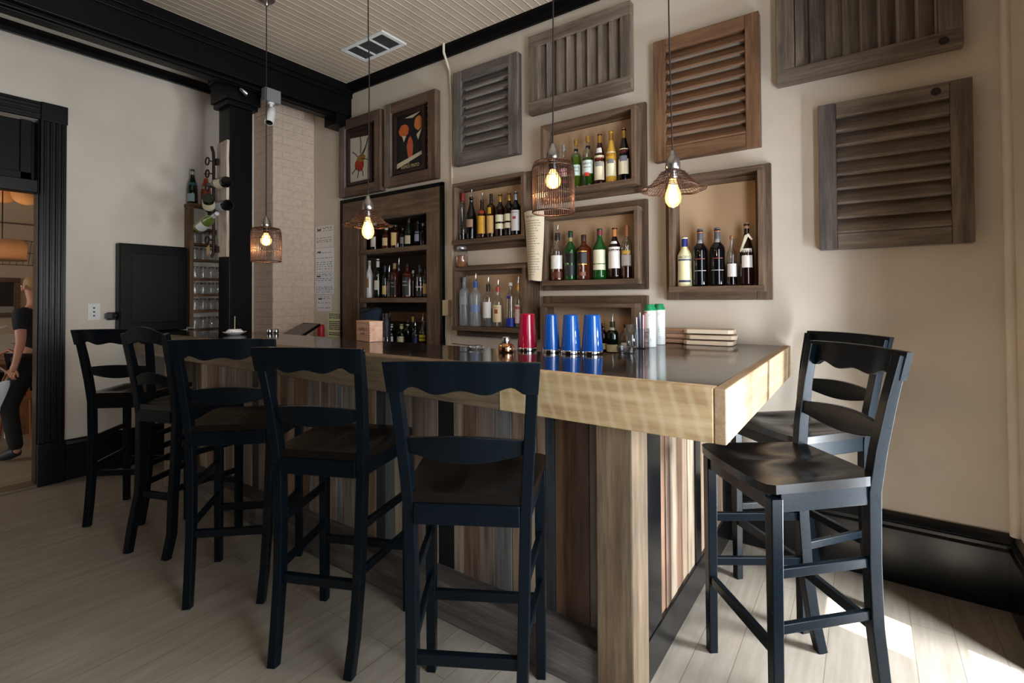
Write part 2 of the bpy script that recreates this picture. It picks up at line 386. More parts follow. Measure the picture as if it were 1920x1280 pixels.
m = MB(); m.prism([(L, -3.4, 3.195), (L + .03, -3.4, 3.195), (L + .035, -3.4, 3.225), (L + .05, -3.4, 3.24), (L + .05, -3.4, 3.267), (L, -3.4, 3.267)], (0, D + 3.4, 0)); struct(m.build('trim_2', BLACK))
# big black beam along the room, with stepped underside
m = MB(); m.box(-4.06, -3.92, -3.4, D, 3.03, HC); m.box(-4.10, -3.96, -3.4, D, 3.005, 3.03); m.box(-3.92, -3.895, -3.4, D, 3.24, HC); m.box(-3.92, -3.905, -3.4, D, 3.20, 3.24)
m.box(-4.03, -3.99, -3.4, D, 2.998, 3.005); m.box(-4.12, -3.93, 2.80, D, 2.93, 3.03)
struct(m.build('trim_3', TRIMB, bevel=.004))
# black post with capital
PX0, PX1, PY0, PY1 = -4.262, -4.082, 1.93, 2.11
m = MB(); m.box(PX0, PX1, PY0, PY1, 0, 3.0)
for g, z0, z1 in ((.03, 2.86, 2.90), (.045, 2.90, 3.06), (.06, 3.06, 3.10), (.03, .001, .3)): m.box(PX0 - g, PX1 + g, PY0 - g, PY1 + g, z0, z1)
m.box(PX0 - .01, PX1 + .01, PY0 - .01, PY1 + .01, 3.1, HC)
struct(m.build('trim_4', TRIMB, bevel=.004))
# brick chimney breast
m = MB(); m.box(L, -4.511, 2.523, D, 0, HC); struct(m.build('wall_chimney', BRICK, bevel=.01))
# right corner bead
m = MB(); m.tube([(RX - .012, D - .03, 0.318), (RX - .012, D - .03, HC - .08)], .02, 12); struct(m.build('trim_5', PLASTER))
DOORP = plain('black_door_paint', (7, 7, 8), .32, spec=.28)
# doorway casing with transom and lower opening
dr = bpy.data.objects.new('door_1', None); COL.objects.link(dr); struct(dr); dr.location = (L, (DY0 + DY1) / 2, 0)
def casing(y0, y1, name):
    mb = MB(dr.location); w = y1 - y0
    mb.box(L - .001, L + .035, y0, y1, .30, 2.753); mb.box(L - .001, L + .05, y0 - .004, y1 + .004, 0, .30)
    for t in (.12, .34, .56, .78): mb.box(L, L + .048, y0 + w * t, y0 + w * (t + .10), .30, 2.62)
    mb.box(L, L + .055, y0 - .002, y1 + .002, 2.62, 2.753)
    return mb.build(name, DOORP, dr, bevel=.004)
casing(DY1, 1.117, 'casing_side'); casing(DY0 - .164, DY0, 'casing_side')
mb = MB(dr.location); mb.box(L, L + .04, DY0 - .164, 1.117, DT, 2.753)
for z in (.02, .06, .085): mb.box(L, L + .05, DY0, DY1, DT + z, DT + z + .015)
mb.build('casing_head', DOORP, dr, bevel=.004)
mb = MB(dr.location); mb.box(L - .10, L + .01, DY1 - .008, DY1, 0, DT); mb.box(L - .10, L + .01, DY0, DY0 + .008, 0, DT); mb.build('jamb', DOORP, dr, bevel=.003)
mb = MB(dr.location); mb.box(L - .09, L + .015, DY0 + .008, DY1 - .008, DZ, DZ + .09); mb.build('transom_bar', DOORP, dr, bevel=.004)
mb = MB(dr.location); mb.box(L - .085, L - .07, DY0 + .008, DY1 - .008, DZ + .09, DT - .005)
for y in (DY0 + .03, DY1 - .09): mb.box(L - .09, L - .05, y, y + .06, DZ + .09, DT - .005)
mb.box(L - .09, L - .05, DY0 + .03, DY1 - .03, DZ + .09, DZ + .15); mb.build('transom_panel', TRIMB, dr, bevel=.003)
mb = MB(dr.location); mb.box(L + .03, L + .041, DY1 + .025, DY1 + .075, 1.17, 1.27)
for z in (1.19, 1.22, 1.25): mb.box(L + .038, L + .044, DY1 + .03, DY1 + .07, z - .003, z + .003)
mb.build('hinge', plain('worn_dark_metal', (58, 50, 46), .45, .5), dr, bevel=.002)
mb = MB(dr.location); mb.box(L - .12, L + .03, DY0, DY1, 0, .018); mb.build('threshold', DARKW['Y'], dr, bevel=.004)

# ------------------------------------------------------------------ wall pieces
def shutter(label, x0, x1, z0, z1, mats, slat='X', n=8, fw=.075, t=.052, fw2=None, knot=None, lmat=None):
    Y0 = D - t - .004
    r = thing('wall_shutter', label, 'shutter', ((x0 + x1) / 2, D, (z0 + z1) / 2), group='old shutters hung on the back wall')
    fw2 = fw2 or fw
    vert_first = slat == 'X'
    if vert_first:
        st = [(x0, x0 + fw, z0, z1), (x1 - fw, x1, z0, z1)]; ra = [(x0 + fw, x1 - fw, z0, z0 + fw2), (x0 + fw, x1 - fw, z1 - fw2, z1)]
    else:
        ra = [(x0, x1, z0, z0 + fw2), (x0, x1, z1 - fw2, z1)]; st = [(x0, x0 + fw, z0 + fw2, z1 - fw2), (x1 - fw, x1, z0 + fw2, z1 - fw2)]
    for a in st: b = MB(r.location); b.box(a[0] + .0006, a[1] - .0006, Y0, D, a[2], a[3]); b.build('stile', (lmat if lmat and a is st[0] else mats)['Z'], r, bevel=.003)
    for a in ra: b = MB(r.location); b.box(a[0] + .0006, a[1] - .0006, Y0 + .001, D, a[2], a[3]); b.build('rail', mats['X'], r, bevel=.003)
    b = MB(r.location); ix0, ix1, iz0, iz1 = x0 + fw, x1 - fw, z0 + fw2, z1 - fw2
    if slat == 'X':
        p = (iz1 - iz0) / n
        for k in range(n):
            zt = iz1 - k * p; a = p * .93
            jy = random.uniform(-.002, .002)
            b.prism([(ix0, D - .006, zt - .002), (ix0, D - .014, zt + .004), (ix0, Y0 + .002 + jy, zt - a + .006), (ix0, Y0 + .007 + jy, zt - a - .004)], (ix1 - ix0, 0, 0))
    else:
        p = (ix1 - ix0) / n
        for k in range(n):
            xl = ix0 + k * p; a = p * .88; j = random.uniform(-.003, .003)
            b.prism([(xl + .003, Y0 + .004, iz0), (xl + .003, Y0 + .012, iz0), (xl + a, D - .008 + j * .5, iz0), (xl + a, D - .015 + j * .5, iz0)], (0, 0, iz1 - iz0))
    b.build('slats', mats['X' if slat == 'X' else 'Z'], r, bevel=.0015)
    if knot:
        b = MB(r.location); b.lathe([(.001, 0), (.016, 0), (.018, .002), (.016, .003)], (knot[0], Y0 + .001, knot[1]), 14, axis=(0, -1, 0)); b.build('knot', plain('dark_knot', (26, 20, 17), .7), r)
    return r
shutter('grey shutter with horizontal slats beside the white conduit, left of the vertical-slatted one', -2.600, -1.990, 2.350, 3.075, GREYW, 'X', 8, .085)
shutter('taupe shutter with vertical slats hung above the cubby of green and cream bottles', -1.900, -1.150, 2.600, 3.147, MIXW, 'Z', 8, .07, fw2=.085)
shutter('reddish brown shutter with horizontal slats above the cubby with the cream bottle', -1.011, -.440, 2.125, 2.841, REDW, 'X', 9, .07, fw2=.075)
shutter('grey-brown shutter with vertical slats cut off by the top edge of the picture', -.362, .367, 2.420, 3.02, MIXW, 'Z', 8, .085, fw2=.075, knot=(.30, 2.455))
shutter('wide shutter with horizontal slats and one grey stile at the right end of the wall', -.180, .392, 1.555, 2.272, MIXW, 'X', 8, .075, knot=(.27, 2.235), lmat=GREYW)

def cubby(label, bx, fx, back=True, below=False):
    """bx: protruding box x0,x1,z0,z1 (front outline); fx: flat backing frame x0,x1,z0,z1"""
    YF, YB = D - .13, D - .03
    x0, x1, z0, z1 = bx; X0, X1, Z0, Z1 = fx; t = .026
    r = thing('bottle_cubby', label, 'wall shelf', ((X0 + X1) / 2, D, Z0), group='wooden bottle cubbies on the back wall')
    w = .075
    for a in ((X0, X0 + w), (X1 - w, X1)): b = MB(r.location); b.box(a[0], a[1], YB, D, Z0, Z1); b.build('frame_stile', BROWNW['Z'], r, bevel=.003)
    for a in ((Z0, Z0 + w), (Z1 - w, Z1)): b = MB(r.location); b.box(X0 + w, X1 - w, YB + .001, D, a[0], a[1]); b.build('frame_rail', BROWNW['X'], r, bevel=.003)
    for a in ((x0, x0 + t), (x1 - t, x1)): b = MB(r.location); b.box(a[0], a[1], YF, YB, z0 + .001, z1 - t); b.build('box_side', BROWNW['Z'], r, bevel=.002)
    b = MB(r.location); b.box(x0, x1, YF, YB, z1 - t, z1); b.build('box_top', BROWNW['X'], r, bevel=.002)
    b = MB(r.location); b.box(x0 - .002, x1 + .002, YF - .006, YB, z0, z0 + .032); b.build('box_shelf', BROWNW['X'], r, bevel=.002)
    if back: b = MB(r.location); b.box(X0 + w, X1 - w, D - .006, D, Z0 + w, Z1 - w); b.build('back_panel', plain('tan_back_board', (196, 164, 130), .75), r)  # tan sheet over the plaster; box shade and bulb warmth put into its colour
    return r
ZA, ZB, ZC, ZE, ZF, ZG = 2.030, 1.437, 1.760, 1.385, 1.117, .985     # shelf surfaces
CUB = {}
cubby('high wooden cubby holding three cream-labelled and two green bottles', (-1.755, -1.098, ZA - .032, 2.472), (-1.808, -1.070, 1.966, 2.510))
cubby('wooden cubby of six whisky bottles, right of the hanging paper list', (-1.750, -1.086, ZB - .032, 1.866), (-1.808, -1.067, 1.374, 1.921))
cubby('wooden cubby with seven dark liqueur bottles, left of the hanging paper list', (-2.546, -1.891, ZC - .032, 2.190), (-2.615, -1.865, 1.688, 2.215))
cubby('tall square wooden cubby with a cream bottle and four dark ones, farthest right', (-.905, -.420, ZE - .032, 2.004), (-.954, -.396, 1.309, 2.030))
cubby('wooden cubby of clear vodka bottles with a small jar standing on its top', (-2.546, -1.884, ZF - .032, 1.556), (-2.593, -1.848, 1.036, 1.575))
cubby('lowest wooden cubby, half hidden behind the blue shakers', (-1.752, -1.107, ZG - .032, 1.290), (-1.808, -1.068, .92, 1.337))

# shutters turned picture frames
def poster(label, x0, x1, z0, z1, art):
    Y0 = D - .06
    r = thing('framed_poster', label, 'picture', ((x0 + x1) / 2, D, (z0 + z1) / 2), group='posters in old shutter frames')
    fw = .085
    for a in ((x0, x0 + fw), (x1 - fw, x1)): b = MB(r.location); b.box(a[0], a[1], Y0, D, z0, z1); b.build('frame_stile', (MIXW if a[0] == x0 else BROWNW)['Z'], r, bevel=.003)
    for a in ((z0, z0 + fw), (z1 - fw, z1)): b = MB(r.location); b.box(x0 + fw, x1 - fw, Y0 + .001, D, a[0], a[1]); b.build('frame_rail', BROWNW['X'], r, bevel=.003)
    b = MB(r.location)
    for k in range(7):                                             # empty slat notches down the right stile
        z = z0 + fw + .04 + k * (z1 - z0 - 2 * fw - .08) / 6.6
        b.prism([(x1 - fw - .012, Y0 + .006, z), (x1 - fw - .012, Y0 + .016, z + .05), (x1 - fw - .012, D - .012, z + .05), (x1 - fw - .012, D - .012, z)], (.012, 0, 0))
    b.build('slat_notches', BROWNW['Z'], r)
    ix0, ix1, iz0, iz1 = x0 + fw + .01, x1 - fw - .055, z0 + fw + .012, z1 - fw - .012
    b = MB(r.location); t = .028; y0 = D - .045
    b.box(ix0, ix0 + t, y0, D, iz0, iz1); b.box(ix1 - t, ix1, y0, D, iz0, iz1); b.box(ix0 + t, ix1 - t, y0, D, iz0, iz0 + t); b.box(ix0 + t, ix1 - t, y0, D, iz1 - t, iz1)
    b.build('inner_frame', plain('dark_picture_frame', (44, 26, 18), .45), r, bevel=.002)
    px0, px1, pz0, pz1 = ix0 + t, ix1 - t, iz0 + t, iz1 - t; yp = D - .02
    def P(u, v, d=0): return (px0 + (px1 - px0) * u, yp - d, pz0 + (pz1 - pz0) * v)
    art(r, P, px1 - px0, pz1 - pz0)
    return r
def blob(b, P, cx, cy, rx, ry, d, n=18, wob=.12, seed=0):
    rnd = random.Random(seed); b.prism([P(cx + rx * cos(2 * pi * k / n) * (1 + rnd.uniform(-wob, wob)), cy + ry * sin(2 * pi * k / n) * (1 + rnd.uniform(-wob, wob)), d) for k in range(n)], (0, -.0006, 0))
def art_light(r, P, w, h):
    b = MB(r.location); b.prism([P(0, 0), P(1, 0), P(1, 1), P(0, 1)], (0, .004, 0)); pr = b.build('print', plain('pale_print', (206, 200, 180), .6), r)
    b = MB(r.location); b.prism([P(0, .9, .001), P(1, .86, .001), P(1, 1, .001), P(0, 1, .001)], (0, -.0005, 0)); b.build('dark_band', plain('brown_print', (52, 34, 22), .6), pr)
    b = MB(r.location); blob(b, P, .45, .34, .22, .13, .001, seed=3); b.build('red_shape', plain('red_print', (170, 44, 24), .6), pr)
    b = MB(r.location); blob(b, P, .52, .46, .2, .07, .0012, seed=5); b.build('ochre_shape', plain('ochre_print', (150, 112, 40), .6), pr)
    b = MB(r.location)
    for a, e in (((.5, .55), (.5, .88)), ((.5, .5), (.8, .72)), ((.55, .45), (.9, .38)), ((.3, .3), (.1, .18)), ((.4, .25), (.35, .08)), ((.55, .25), (.62, .1)), ((.6, .5), (.85, .82)), ((.35, .5), (.12, .62))):
        b.tube([P(*a, .002), P((a[0] + e[0]) / 2 + .03, (a[1] + e[1]) / 2, .002), P(*e, .002)], .0035, 5)
    b.build('branch_strokes', plain('black_print', (30, 24, 22), .6), pr)
def art_dark(r, P, w, h):
    b = MB(r.location); b.prism([P(0, 0), P(1, 0), P(1, 1), P(0, 1)], (0, .004, 0)); pr = b.build('print', plain('dark_print', (26, 26, 26), .5), r)
    b = MB(r.location); blob(b, P, .27, .73, .2, .11, .001, seed=8); b.build('orange_shape', plain('orange_print', (206, 98, 44), .6), pr)
    b = MB(r.location); blob(b, P, .82, .80, .16, .13, .001, seed=9); b.build('amber_shape', plain('amber_print', (214, 130, 66), .6), pr)
    b = MB(r.location); blob(b, P, .5, .38, .11, .21, .001, seed=11); b.build('coral_shape', plain('coral_print', (196, 88, 60), .6), pr)
    b = MB(r.location)
    for t in (((.2, .64), (.36, .62), (.27, .52)), ((.74, .6), (.95, .7), (.8, .5)), ((0, .14), (1, .3), (1, .24), (0, .05)), ((.3, .95), (.9, 1), (.6, .92))): b.prism([P(*q, .0012) for q in t], (0, -.0005, 0))
    b.build('cream_shapes', plain('cream_print', (206, 196, 170), .6), pr)
    for tx, v in (('PORTO', .13), ('RAMOS PINTO', .055)):
        flat_text(tx, h * .088, lambda x, y: Vector(P((.30 if tx == 'PORTO' else .5) + x / w * .82, v + y / h, .0022)) - r.location, 'lettering', plain('lettering_print', (222, 206, 150), .6), pr)
poster('left shutter-framed poster, a pale print with a red shape, next to the black beam', -4.037, -3.446, 2.274, 2.992, art_light)
poster('right shutter-framed poster, a dark print with orange shapes and pale lettering', -3.400, -2.786, 2.288, 3.004, art_dark)

# tall built-in bottle cabinet
cb = thing('bottle_cabinet', 'tall built-in wooden bottle cabinet with black edge and two loaded shelves', 'cabinet', (-3.4, D, .8))
b = MB(cb.location)
for a in ((-4.058, -4.03, .02, 2.255), (-2.77, -2.741, .02, 2.255)): b.box(a[0], a[1], D - .03, D, a[2], a[3])
b.box(-4.058, -2.741, D - .03, D, 2.225, 2.255); b.build('black_edging', TRIMB, cb, bevel=.003)
for x0, x1 in ((-4.03, -3.80), (-2.925, -2.77)): b = MB(cb.location); b.box(x0, x1, D - .024, D, .02, 2.03); b.build('side_casing', CABW['Z'], cb, bevel=.003)
b = MB(cb.location); b.box(-3.80, -3.73, D - .012, D + .02, .02, 2.03); b.build('inner_jamb', CABW['Z'], cb, bevel=.003)
b = MB(cb.location); b.box(-4.03, -2.77, D - .023, D, 2.03, 2.225); b.build('head_casing', CABW['X'], cb, bevel=.003)
b = MB(cb.location); b.box(NX0 + .003, NX1 - .003, D + .30, D + .315, NZ0 + .004, NZ1 - .004); b.build('back_panel', plain('dark_cabinet_back', (58, 46, 36), .7), cb)
for z in (1.765, 1.332, .87): b = MB(cb.location); b.prism([(-3.77, D - .028, z - .042), (-2.9255, D - .028, z - .042), (-2.9255, D + .298, z - .042), (NX0 + .006, D + .298, z - .042), (NX0 + .006, D + .021, z - .042), (-3.77, D + .021, z - .042)], (0, 0, .042)); b.build('shelf', CABW['X'], cb, bevel=.003)
for x0, x1 in ((NX0 + .0005, NX0 + .005), (NX1 - .0045, NX1 - .0005)): b = MB(cb.location); b.box(x0, x1, D + .021, D + .30, NZ0 + .004, NZ1 - .004); b.build('side_lining', plain('dark_cabinet_back', (58, 46, 36), .7), cb)
b = MB(cb.location); b.box(NX0 + .006, NX1 - .005, D + .001, D + .30, NZ1 - .006, NZ1 - .001); b.build('top_lining', plain('dark_cabinet_back', (58, 46, 36), .7), cb)
b = MB(cb.location); b.box(-3.72, -2.93, D + .28, D + .298, 1.11, 1.20); b.build('back_slat', REDW['X'], cb, bevel=.002)

# ------------------------------------------------------------------ bar
bar = thing('bar_cabinet', 'bar front of mixed reclaimed planks with rough corner post and grey kick beam', 'bar', (-2.3, 1.8, 0))
PAL = [(142, 116, 94), (158, 132, 108), (126, 106, 92), (146, 132, 120), (164, 140, 116), (122, 96, 78), (138, 122, 110), (168, 148, 126), (132, 100, 76), (150, 140, 130)]
b = MB(bar.location); x = -4.0; rnd = random.Random(21)
SPEC = [(-3.175, -3.09, (20, 24, 28)), (-1.985, -1.92, (62, 66, 72)), (-1.91, -1.85, (112, 112, 114)), (-1.567, -1.475, (18, 23, 27)), (-1.25, -1.165, (128, 124, 120)), (-1.005, -.965, (66, 68, 72)), (-2.30, -2.255, (150, 154, 156)), (-2.56, -2.53, (150, 156, 158)), (-.895, -.82, (128, 104, 86))]
SPEC.sort()
edges = []
while x < -.74:
    sp = next((q for q in SPEC if q[0] <= x + .012 and q[1] > x + .02), None)
    if sp: edges.append((x, sp[1], sp[2])); x = sp[1]; continue
    nxt = min([q[0] for q in SPEC if q[0] > x + .012] + [-.737]); w = rnd.uniform(.052, .095)
    e = x + w
    if nxt - e < .035: e = nxt
    edges.append((x, min(e, -.737), rnd.choice(PAL))); x = min(e, -.737) if e < -.738 else -.73
for a, e, c in edges:
    b.col = lin(c); j = rnd.uniform(-.004, .003); b.box(a + .0012, e - .0012, 1.64 + j, 1.70, .02, .914)
b.build('plank_panel', PLANK, bar, bevel=.0015)
b = MB(bar.location); b.box(-3.99, -.737, 1.530, 1.645, 0, .15); b.build('kick_beam', KICKW['X'], bar, bevel=.006)
b = MB(bar.location); b.box(-.735, -.607, 1.512, 1.65, 0, .914); b.build('corner_post', POSTW['Z'], bar, bevel=.006)
b = MB(bar.location); b.box(-4.115, -3.99, 1.497, 1.66, 0, .914); b.build('end_post', POSTW['Z'], bar, bevel=.006)
b = MB(bar.location); b.box(-4.10, -.80, 1.70, 1.86, 0, .914); b.box(-.86, -.66, 1.86, 2.93, 0, .914); b.box(-.80, -.66, 1.70, 1.86, 0, .914); b.build('carcass', TRIMB, bar)
sp = MB(bar.location); xf = -.632
for y0, y1 in ((1.66, 1.83), (2.29, 2.376), (2.845, 2.92)): sp = MB(bar.location); sp.box(-.66, xf + .008, y0, y1, .145, .914); sp.build('side_stile', BLACK, bar, bevel=.003)
sp = MB(bar.location); sp.box(-.66, xf + .012, 1.66, 2.92, 0, .145); sp.build('side_baseboard', BLACK, bar, bevel=.004)
sp = MB(bar.location)
for y0, y1 in ((1.83, 2.29), (2.376, 2.845)):
    y = y0
    while y < y1 - .01:
        w = min(rnd.uniform(.05, .085), y1 - y)
        if y1 - y - w < .03: w = y1 - y
        sp.col = lin(rnd.choice(PAL[:6] + PAL[7:9])); sp.box(-.66, xf + rnd.uniform(-.003, .003), y + .001, y + w - .001, .14, .914); y += w
sp.build('side_planks', PLANK, bar, bevel=.0015)
ct = thing('bar_counter', 'black-topped L-shaped bar counter with thick timber edge', 'counter', (-2.3, 1.8, .917))
b = MB(ct.location)
ZT = 1.07
b.prism([(-.352, 1.505, 1.02), (-.352, D - .002, 1.02), (-.945, D - .002, 1.02), (-.945, 2.04, 1.02), (-4.02, 2.04, 1.02), (-4.02, 1.86, 1.02), (L + .03, 1.86, 1.02), (L + .03, 1.505, 1.02)], (0, 0, ZT - .001 - 1.02))
TOPM = N('black_bar_top'); _v = TOPM.coords((1, 1, 1)); _n = TOPM.noise(_v, 5, 5); TOPM.set(Base_Color=lin((26, 23, 23))); _r = TOPM.add('ShaderNodeMapRange'); _r.inputs['To Min'].default_value = .07; _r.inputs['To Max'].default_value = .15
TOPM.link(_n, _r.inputs[0]); TOPM.link(_r.outputs[0], TOPM.b.inputs['Roughness']); TOPM.b.inputs['Specular IOR Level'].default_value = .5; _n2 = TOPM.noise(_v, 24, 3); TOPM.bump(_n2, .04, .002)
b.build('counter_top', TOPM.m, ct, bevel=.002)
b = MB(ct.location); b.box(L + .03, -.352, 1.56, 2.0 if 0 else 1.84, .917, 1.02); b.box(-.93, -.352, 1.84, D - .004, .917, 1.02); b.box(-4.0, -.93, 1.84, 2.03, .98, 1.02); b.build('substructure', TRIMB, ct)
b = MB(ct.location); b.box(L + .03, -1.106, 1.48, 1.56, .915, 1.071); o = b.build('front_edge', DARKW['X'], ct, bevel=.004); o['label'] = 'dark weathered board'
b = MB(ct.location); b.box(-1.105, -.352, 1.478, 1.53, .915, 1.071); o = b.build('front_edge', SAWN, ct, bevel=.004); o['label'] = 'pale sawn board'
SAWNY = wood('pale_end_board', (132, 104, 72), (158, 130, 98), (182, 156, 124), axis='Y', bump=.25)
b = MB(ct.location); b.box(-.352, -.318, 1.478, D - .002, .915, 1.071); o = b.build('end_edge', SAWNY, ct, bevel=.004); o['label'] = 'pale end board'

# ------------------------------------------------------------------ stools
def arc_rail(x0, x1, z_bot, z_top, yb, bow, lean, thick, n=24):
    """curved back rail between posts; z_bot/z_top functions of u in 0..1; bows to -y"""
    rings = []
    for k in range(n + 1):
        u = k / n; xx = x0 + (x1 - x0) * u; y = yb - bow * (1 - (2 * u - 1) ** 2)
        zb, zt = z_bot(u), z_top(u)
        rings.append([Vector((xx, y, zb)), Vector((xx, y - thick, zb)), Vector((xx, y - thick - lean * (zt - zb), zt)), Vector((xx, y - lean * (zt - zb), zt))])
    mb = MB(); mb.loft(rings); return mb
def scallop(u):
    # straight foot over each post, a peak beside it, two lobes with a cusp between
    v = abs(2 * u - 1)
    for v0, z0, v1, z1 in ((.84, 0, .66, .019), (.66, .019, .33, -.001), (.33, -.001, 0, .010)):
        if v1 <= v <= v0: t = (v0 - v) / (v0 - v1); return z0 + (z1 - z0) * (.5 - .5 * cos(pi * t))
    return 0.0
def stool(label, x, y, rz, arched=False, wt=.434, ws=.372, wfb=.299, wff=.391, df=.356, zt=1.155):
    r = thing('bar_stool', label, 'stool', (x, y, 0), rz, 'black bar stools around the bar')
    pw, pd = .033, .042
    xt, xs_, xf_, xm = wt / 2 - pw / 2 - .004, ws / 2 - pw / 2, wfb / 2, ws / 2 - pw / 2 - .006
    for s in (-1, 1):
        path = [(s * xf_, -.045, 0), (s * (xf_ + .006), -.020, .12), (s * (xm - .004), .004, .30), (s * xm, .014, .50), (s * xs_, .016, .72), (s * (xs_ + .3 * (xt - xs_)), 0, .85), (s * (xs_ + .68 * (xt - xs_)), -.028, 1.0), (s * xt, -.062, zt - .012)]
        m = MB(); m.bar(path, pw, [.036, .04, pd, pd, pd, .04, .036, .03]); m.build('rear_leg', STOOL, r, bevel=.003)
        m = MB(); m.bar([(s * wff / 2, df, 0), (s * wff / 2, df, .725)], [.032, .037], [.032, .037], (1, 0, 0)); m.build('front_leg', STOOL, r, bevel=.003)
    # saddle seat
    n, k = 14, 14; w0, w1, d0, d1 = ws / 2 - .006, wff / 2 + .024, -.004, df + .034
    top, bot = [], []
    for j in range(k + 1):
        v = j / k; row, rb = [], []
        for i in range(n + 1):
            u = 2 * i / n - 1; hw = w0 + (w1 - w0) * (v ** .8)
            if j == k: hw -= .016
            xx = hw * u; yy = d0 + (d1 - d0) * v + (.014 * (1 - u * u) if v > .5 else 0) * (v - .5) * 2
            if j == k and abs(u) == 1: yy -= .006
            dip = .016 * max(0, 1 - ((abs(u) - .42) / .40) ** 2) * max(0, 1 - ((v - .42) / .42) ** 2)
            row.append(Vector((xx, yy, .772 - dip - .003 * v))); rb.append(Vector((xx, yy, .742)))
        top.append(row); bot.append(rb)
    m = MB(); W = n + 1
    vs = [p for q in top for p in q] + [p for q in bot for p in q]; fs = []; o = W * (k + 1)
    for j in range(k):
        for i in range(n):
            a = j * W + i; fs.append((a, a + 1, a + W + 1, a + W)); fs.append((o + a, o + a + W, o + a + W + 1, o + a + 1))
    m._add(vs, fs, True)
    per = [(0, i) for i in range(n + 1)] + [(j, n) for j in range(1, k + 1)] + [(k, i) for i in range(n - 1, -1, -1)] + [(j, 0) for j in range(k - 1, 0, -1)]
    m._add(vs, [(per[q][0] * W + per[q][1], per[(q + 1) % len(per)][0] * W + per[(q + 1) % len(per)][1], o + per[(q + 1) % len(per)][0] * W + per[(q + 1) % len(per)][1], o + per[q][0] * W + per[q][1]) for q in range(len(per))], False)
    m.build('seat', SEATM, r, bevel=.004)
    # aprons
    m = MB(); m.box(-xs_ + pw / 2, xs_ - pw / 2, -.012, .012, .682, .742); m.build('rear_apron', STOOL, r, bevel=.003)
    m = MB(); m.box(-wff / 2 + .018, wff / 2 - .018, df - .012, df + .012, .682, .742); m.build('front_apron', STOOL, r, bevel=.003)
    for s in (-1, 1):
        m = MB(); m.bar([(s * xs_, .034, .712), (s * wff / 2, df - .016, .712)], .022, .06, (1, 0, 0)); m.build('side_apron', STOOL, r, bevel=.003)
        for z in (.50, .335):
            m = MB(); m.bar([(s * (xm - (.004 if z < .45 else 0)), .026, z), (s * wff / 2, df - .014, z)], .018, .03, (1, 0, 0)); m.build('side_stretcher', STOOL, r, bevel=.003)
    m = MB(); m.bar([(-xm + .015, .006, .295), (xm - .015, .006, .295)], .022, .034, (0, 1, 0)); m.build('rear_stretcher', STOOL, r, bevel=.003)
    m = MB(); m.bar([(-wff / 2 + .016, df, .27), (wff / 2 - .016, df, .27)], .022, .034, (0, 1, 0)); m.build('front_stretcher', STOOL, r, bevel=.003)
    # back rails
    if arched:
        zb, tp = (lambda u: zt - .085 + .03 * sin(pi * u)), (lambda u: zt - .02 + .045 * sin(pi * u) ** 1.3)
        m = arc_rail(-wt / 2, wt / 2, zb, tp, -.036, .018, .25, .02); m.build('top_rail', STOOL, r, bevel=.003)
        m = arc_rail(-xs_ - .4 * (xt - xs_) + .012, xs_ + .4 * (xt - xs_) - .012, lambda u: .865 + .022 * sin(pi * u), lambda u: .918 + .03 * sin(pi * u), .002, .018, .2, .016); m.build('mid_rail', STOOL, r, bevel=.003)
    else:
        flare = lambda u: 0
        m = MB(); rings = []
        for k2 in range(41):
            u = k2 / 40; v = 2 * u - 1; y = -.048 - .018 * (1 - v * v); zb = zt - .088 + scallop(u); ztop = zt + .004 * (1 - v * v)
            h = ztop - zb; xb = (wt / 2 - .007) * v; xtp = wt / 2 * v
            rings.append([Vector((xb, y, zb)), Vector((xb, y - .022, zb)), Vector((xtp, y - .022 - .22 * h, ztop)), Vector((xtp, y - .22 * h, ztop))])
        m.loft(rings); m.build('top_rail', STOOL, r, bevel=.003)
        m = arc_rail(-xs_ - .40 * (xt - xs_) + .012, xs_ + .40 * (xt - xs_) - .012, lambda u: .888 - .026 * sin(pi * u), lambda u: .930 + .012 * sin(pi * u), .004, .016, .2, .018); m.build('mid_rail', STOOL, r, bevel=.003)
    return r
stool('black scallop-railed bar stool farthest left, with its back to the doorway wall', -3.659, 1.100, .684)
stool('narrow black bar stool with an arched top rail, second from the left', -3.072, 1.080, .335, True, .315, .285, .26, .38, .356, 1.165)
stool('black scallop-railed bar stool third from the left, right of the arched one', -2.320, 1.100, .743)
stool('black scallop-railed bar stool fourth from the left, below the bulb near the cigar box', -1.648, 1.095, .416)
stool('black scallop-railed bar stool nearest the middle, in front of the red shaker', -.938, 1.098, .520)
stool('large black bar stool at the bar end, nearest the camera on the right', -.089, 2.064, 2.281)
stool('black bar stool against the back wall, partly hidden behind the nearer right stool', -.123, 2.692, 2.403)

# ------------------------------------------------------------------ bottles
G = dict(
    clear=glass('clear_glass', (.93, .95, .95), .16), frost=glass('frosted_glass', (.8, .84, .88), .12, .25, .35, (.75, .8, .85)),
    green=plain('green_glass', (22, 74, 26), .06, spec=.6), dgreen=plain('dark_green_glass', (10, 24, 12), .06, spec=.6), amber=plain('amber_glass', (74, 28, 10), .06, spec=.6), damber=plain('dark_amber_glass', (28, 10, 7), .06, spec=.6),
    black=plain('black_glass', (7, 7, 9), .06, spec=.6), white=plain('white_bottle', (232, 232, 228), .25), cream=plain('cream_bottle', (240, 232, 184), .3), rose=plain('rose_glass', (196, 84, 50), .1), red=plain('red_dark_glass', (52, 12, 10), .06, spec=.6),
    lgreen=plain('olive_glass', (98, 118, 50), .1), brown=plain('brown_glass', (44, 18, 8), .06, spec=.6), blue=plain('blue_glass', (18, 34, 92), .08), yellow=plain('golden_liqueur', (206, 158, 58), .1))
def liq(c): return glass('liquid_%d_%d_%d' % c, tuple(min(1, x * 1.2) for x in lin(c)[:3]), .05, .05, .55, lin(c)[:3])
